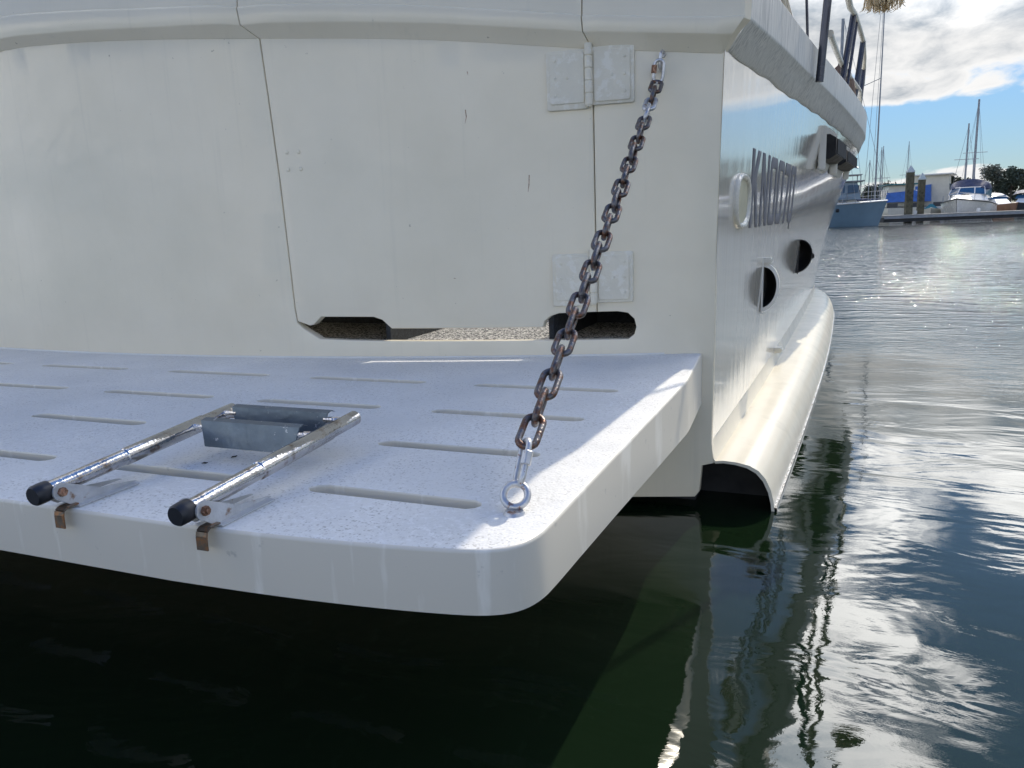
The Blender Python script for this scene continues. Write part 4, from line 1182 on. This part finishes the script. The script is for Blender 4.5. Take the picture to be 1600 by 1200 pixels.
runabout(33.5, 97, rad(-80), 6.5, 2.6, "dark boat with cream top at the far end of the dock", M_dark, M_bcream, 2.4)

def sailer(x_, yy, rz, mh, label, L=10.0, lean=0.0, hm=M_bwhite, spread=.55, mr=.10):
    o = empty("sailboat", (x_, yy, 0), rz, label, "sailboat", "sailboats moored behind the dock")
    bm, sc = lhull(L, 3.0, 1.0, 1.35, .9, .7); L_("hull", bm, hm, o)
    bm = trunk_box(-1.5, 2.2, .9, .5, 1.1, 1.6, .1, .5, .12); L_("cabin_trunk", bm, M_bwhite, o)
    bm = BM(); add_tube(bm, [(.6, 0, 1.2), (.6+lean, 0, mh)], [mr*1.1, mr*.7], 8); m_ = L_("mast", bm, M_alu, o)
    bm = BM(); zz = mh*spread; add_tube(bm, [(.6+lean*.5, -1.1, zz), (.6+lean*.5, 1.1, zz)], .03, 5); L_("spreader", bm, M_alu, m_)
    bm = BM(); add_tube(bm, [(.5, 0, 2.4), (-3.4, 0, 2.4)], .13, 8); L_("boom", bm, M_navy, m_)
    bm = BM()
    for q in ((L*.48, 0, 1.3), (-L*.46, 0, 1.1), (.4, 1.4, 1.1), (.4, -1.4, 1.1)): add_tube(bm, [(.6+lean, 0, mh*.98), q], .012, 4)
    L_("rigging", bm, M_alu, m_)
sailer(10.75, 92, rad(-80), 8.9, "sailboat with the shorter dark mast behind the cruiser", spread=.62, mr=.10)
sailer(11.9, 95, rad(-85), 11.4, "sailboat with the taller leaning mast behind the cruiser", lean=-.0, mr=.13)
sailer(4.1, 125, rad(-60), 9.4, "far sailboat with a thin mast above the teal-edged roof", mr=.07)
sailer(4.9, 130, rad(-100), 9.9, "far sailboat second from left, its mast close to the teal-edged boat", mr=.07)
sailer(2.6, 118, rad(-70), 7.4, "far small sailboat with a stubby mast nearest the blue-grey yacht", mr=.07)
sailer(8.8, 140, rad(-100), 11.0, "far sailboat whose mast shows over the high-sided cream boat", mr=.06)
sailer(24, 108, rad(-80), 10.5, "sailboat beyond the right edge of the dock view", mr=.1)

# land and trees
bm = BM()
secs = []
for i in range(61):
    x_ = -150+i*8; e_ = mnoise.noise(Vector((x_*.03, 2, 0)))*6
    secs.append([(x_, 176+e_-x_*.12, -.3), (x_, 180+e_-x_*.12, .9+.3*mnoise.noise(Vector((x_*.1, 0, 0)))), (x_, 215-x_*.12, 2.0), (x_, 420, 3.0)])
add_loft(bm, secs); bmesh.ops.recalc_face_normals(bm, faces=bm.faces)
tag(obj("shore", bm, mat("shore_grass", (.09, .095, .06), .9, vs=.2, var=.4)), kind='structure')
M_leaf = [mat("dull_leaves", (.062, .078, .052), .7, vs=.6, var=.45), mat("olive_leaves", (.085, .095, .062), .7, vs=.6, var=.4)]
M_bark = mat("grey_bark", (.12, .10, .08), .9, vs=3, var=.3)
def tree(x_, yy, h, w_, seed, label):
    rng = random.Random(seed)
    t = empty("tree", (x_, yy, 1.2), rng.uniform(0, 6), label, "tree", "trees along the far shore")
    bm = BM()
    add_tube(bm, [(0, 0, -.5), (.1, 0, h*.3), (.0, .15, h*.75)], [.22, .16, .05], 7)
    blobs = []
    for i in range(15):
        a = rng.uniform(0, 6.28); zz = h*rng.uniform(.16, .90); k = 1-abs(zz/h-.55)*1.3; rad_ = w_*.5*k*rng.uniform(.3, .95)
        c = Vector((math.cos(a)*rad_, math.sin(a)*rad_, zz)); blobs.append((c, w_*rng.uniform(.17, .30)))
        add_tube(bm, [(0, 0, zz*.6), (c.x*.5, c.y*.5, zz*.82), tuple(c)], [.09, .06, .02], 5)
    blobs.append((Vector((0, 0, h*.88)), w_*.16))
    L_("trunk", bm, M_bark, t)
    bm = BM()
    for c, r_ in blobs:
        for i in range(int(70+r_*110)):
            d_ = Vector((rng.gauss(0, 1), rng.gauss(0, 1), rng.gauss(0, .8))).normalized()*r_*rng.uniform(.45, 1.15)
            p = c+d_; s_ = rng.uniform(.14, .30)
            u_ = Vector((rng.gauss(0, 1), rng.gauss(0, 1), rng.gauss(0, 1))).normalized(); v_ = u_.orthogonal().normalized()
            bm.faces.new([bm.verts.new(p+u_*s_), bm.verts.new(p+v_*s_*.7), bm.verts.new(p-u_*s_), bm.verts.new(p-v_*s_*.7)])
    L_("crown", bm, M_leaf[seed % 2], t, 0)
for i, (x_, yy, h, w_, lb) in enumerate([
    (20.9, 168, 4.2, 3.8, "low bushy tree immediately right of the tall masts"), (23.9, 165, 6.3, 4.6, "rounded tree standing over the brown-hulled boat"), (26.6, 164, 5.8, 4.2, "dark rounded tree second from the right edge"),
    (29.4, 163, 6.2, 4.4, "dark tree cut by the right edge of the photo"), (18.6, 176, 5.3, 4.6, "pale tree showing through behind the cruiser canopy"), (16.0, 178, 5.4, 5.0, "tree showing over the high-sided cream boat"),
    (5.2, 186, 4.2, 5.0, "small far tree beside the blue-grey yacht's wheelhouse"), (8.3, 188, 4.6, 5.6, "small far tree between the yacht and the teal-edged roof"), (1.0, 188, 4.5, 6.0, "small far tree behind the yacht"),
    (12.2, 186, 4.4, 5.0, "far tree hidden low behind the two piles"),
    (33.5, 160, 8.4, 7.0, "tree just beyond the right edge, nearest the frame"), (38.5, 160, 9.4, 7.6, "second tree beyond the right edge"), (43.5, 158, 8.8, 7.4, "third tree beyond the right edge"), (49, 157, 9.8, 8.0, "fourth tree beyond the right edge"), (55, 156, 9.2, 8.0, "fifth tree beyond the right edge")]):
    tree(x_, yy, h, w_, 20+i, lb)

# wood continuing along the shore to the right, one far-off mass
bm = BM(); rng = random.Random(91)
for i in range(9000):
    x_ = rng.uniform(60, 170); y_ = 158-(x_-60)*.45+rng.uniform(-3, 3)
    top_ = 9+3.2*mnoise.noise(Vector((x_*.13, 1.7, 0)))+2*mnoise.noise(Vector((x_*.5, 5.7, 0)))
    p = Vector((x_, y_, 1.0+top_*rng.random()**.8)); s_ = rng.uniform(.5, 1.0)
    u_ = Vector((rng.gauss(0, 1), rng.gauss(0, 1), rng.gauss(0, 1))).normalized(); v_ = u_.orthogonal().normalized()
    bm.faces.new([bm.verts.new(p+u_*s_), bm.verts.new(p+v_*s_*.7), bm.verts.new(p-u_*s_), bm.verts.new(p-v_*s_*.7)])
tag(obj("woodland", bm, M_leaf[0], smooth=0), "dark wood running along the far shore beyond the right edge of the photo", "wood", kind="stuff")
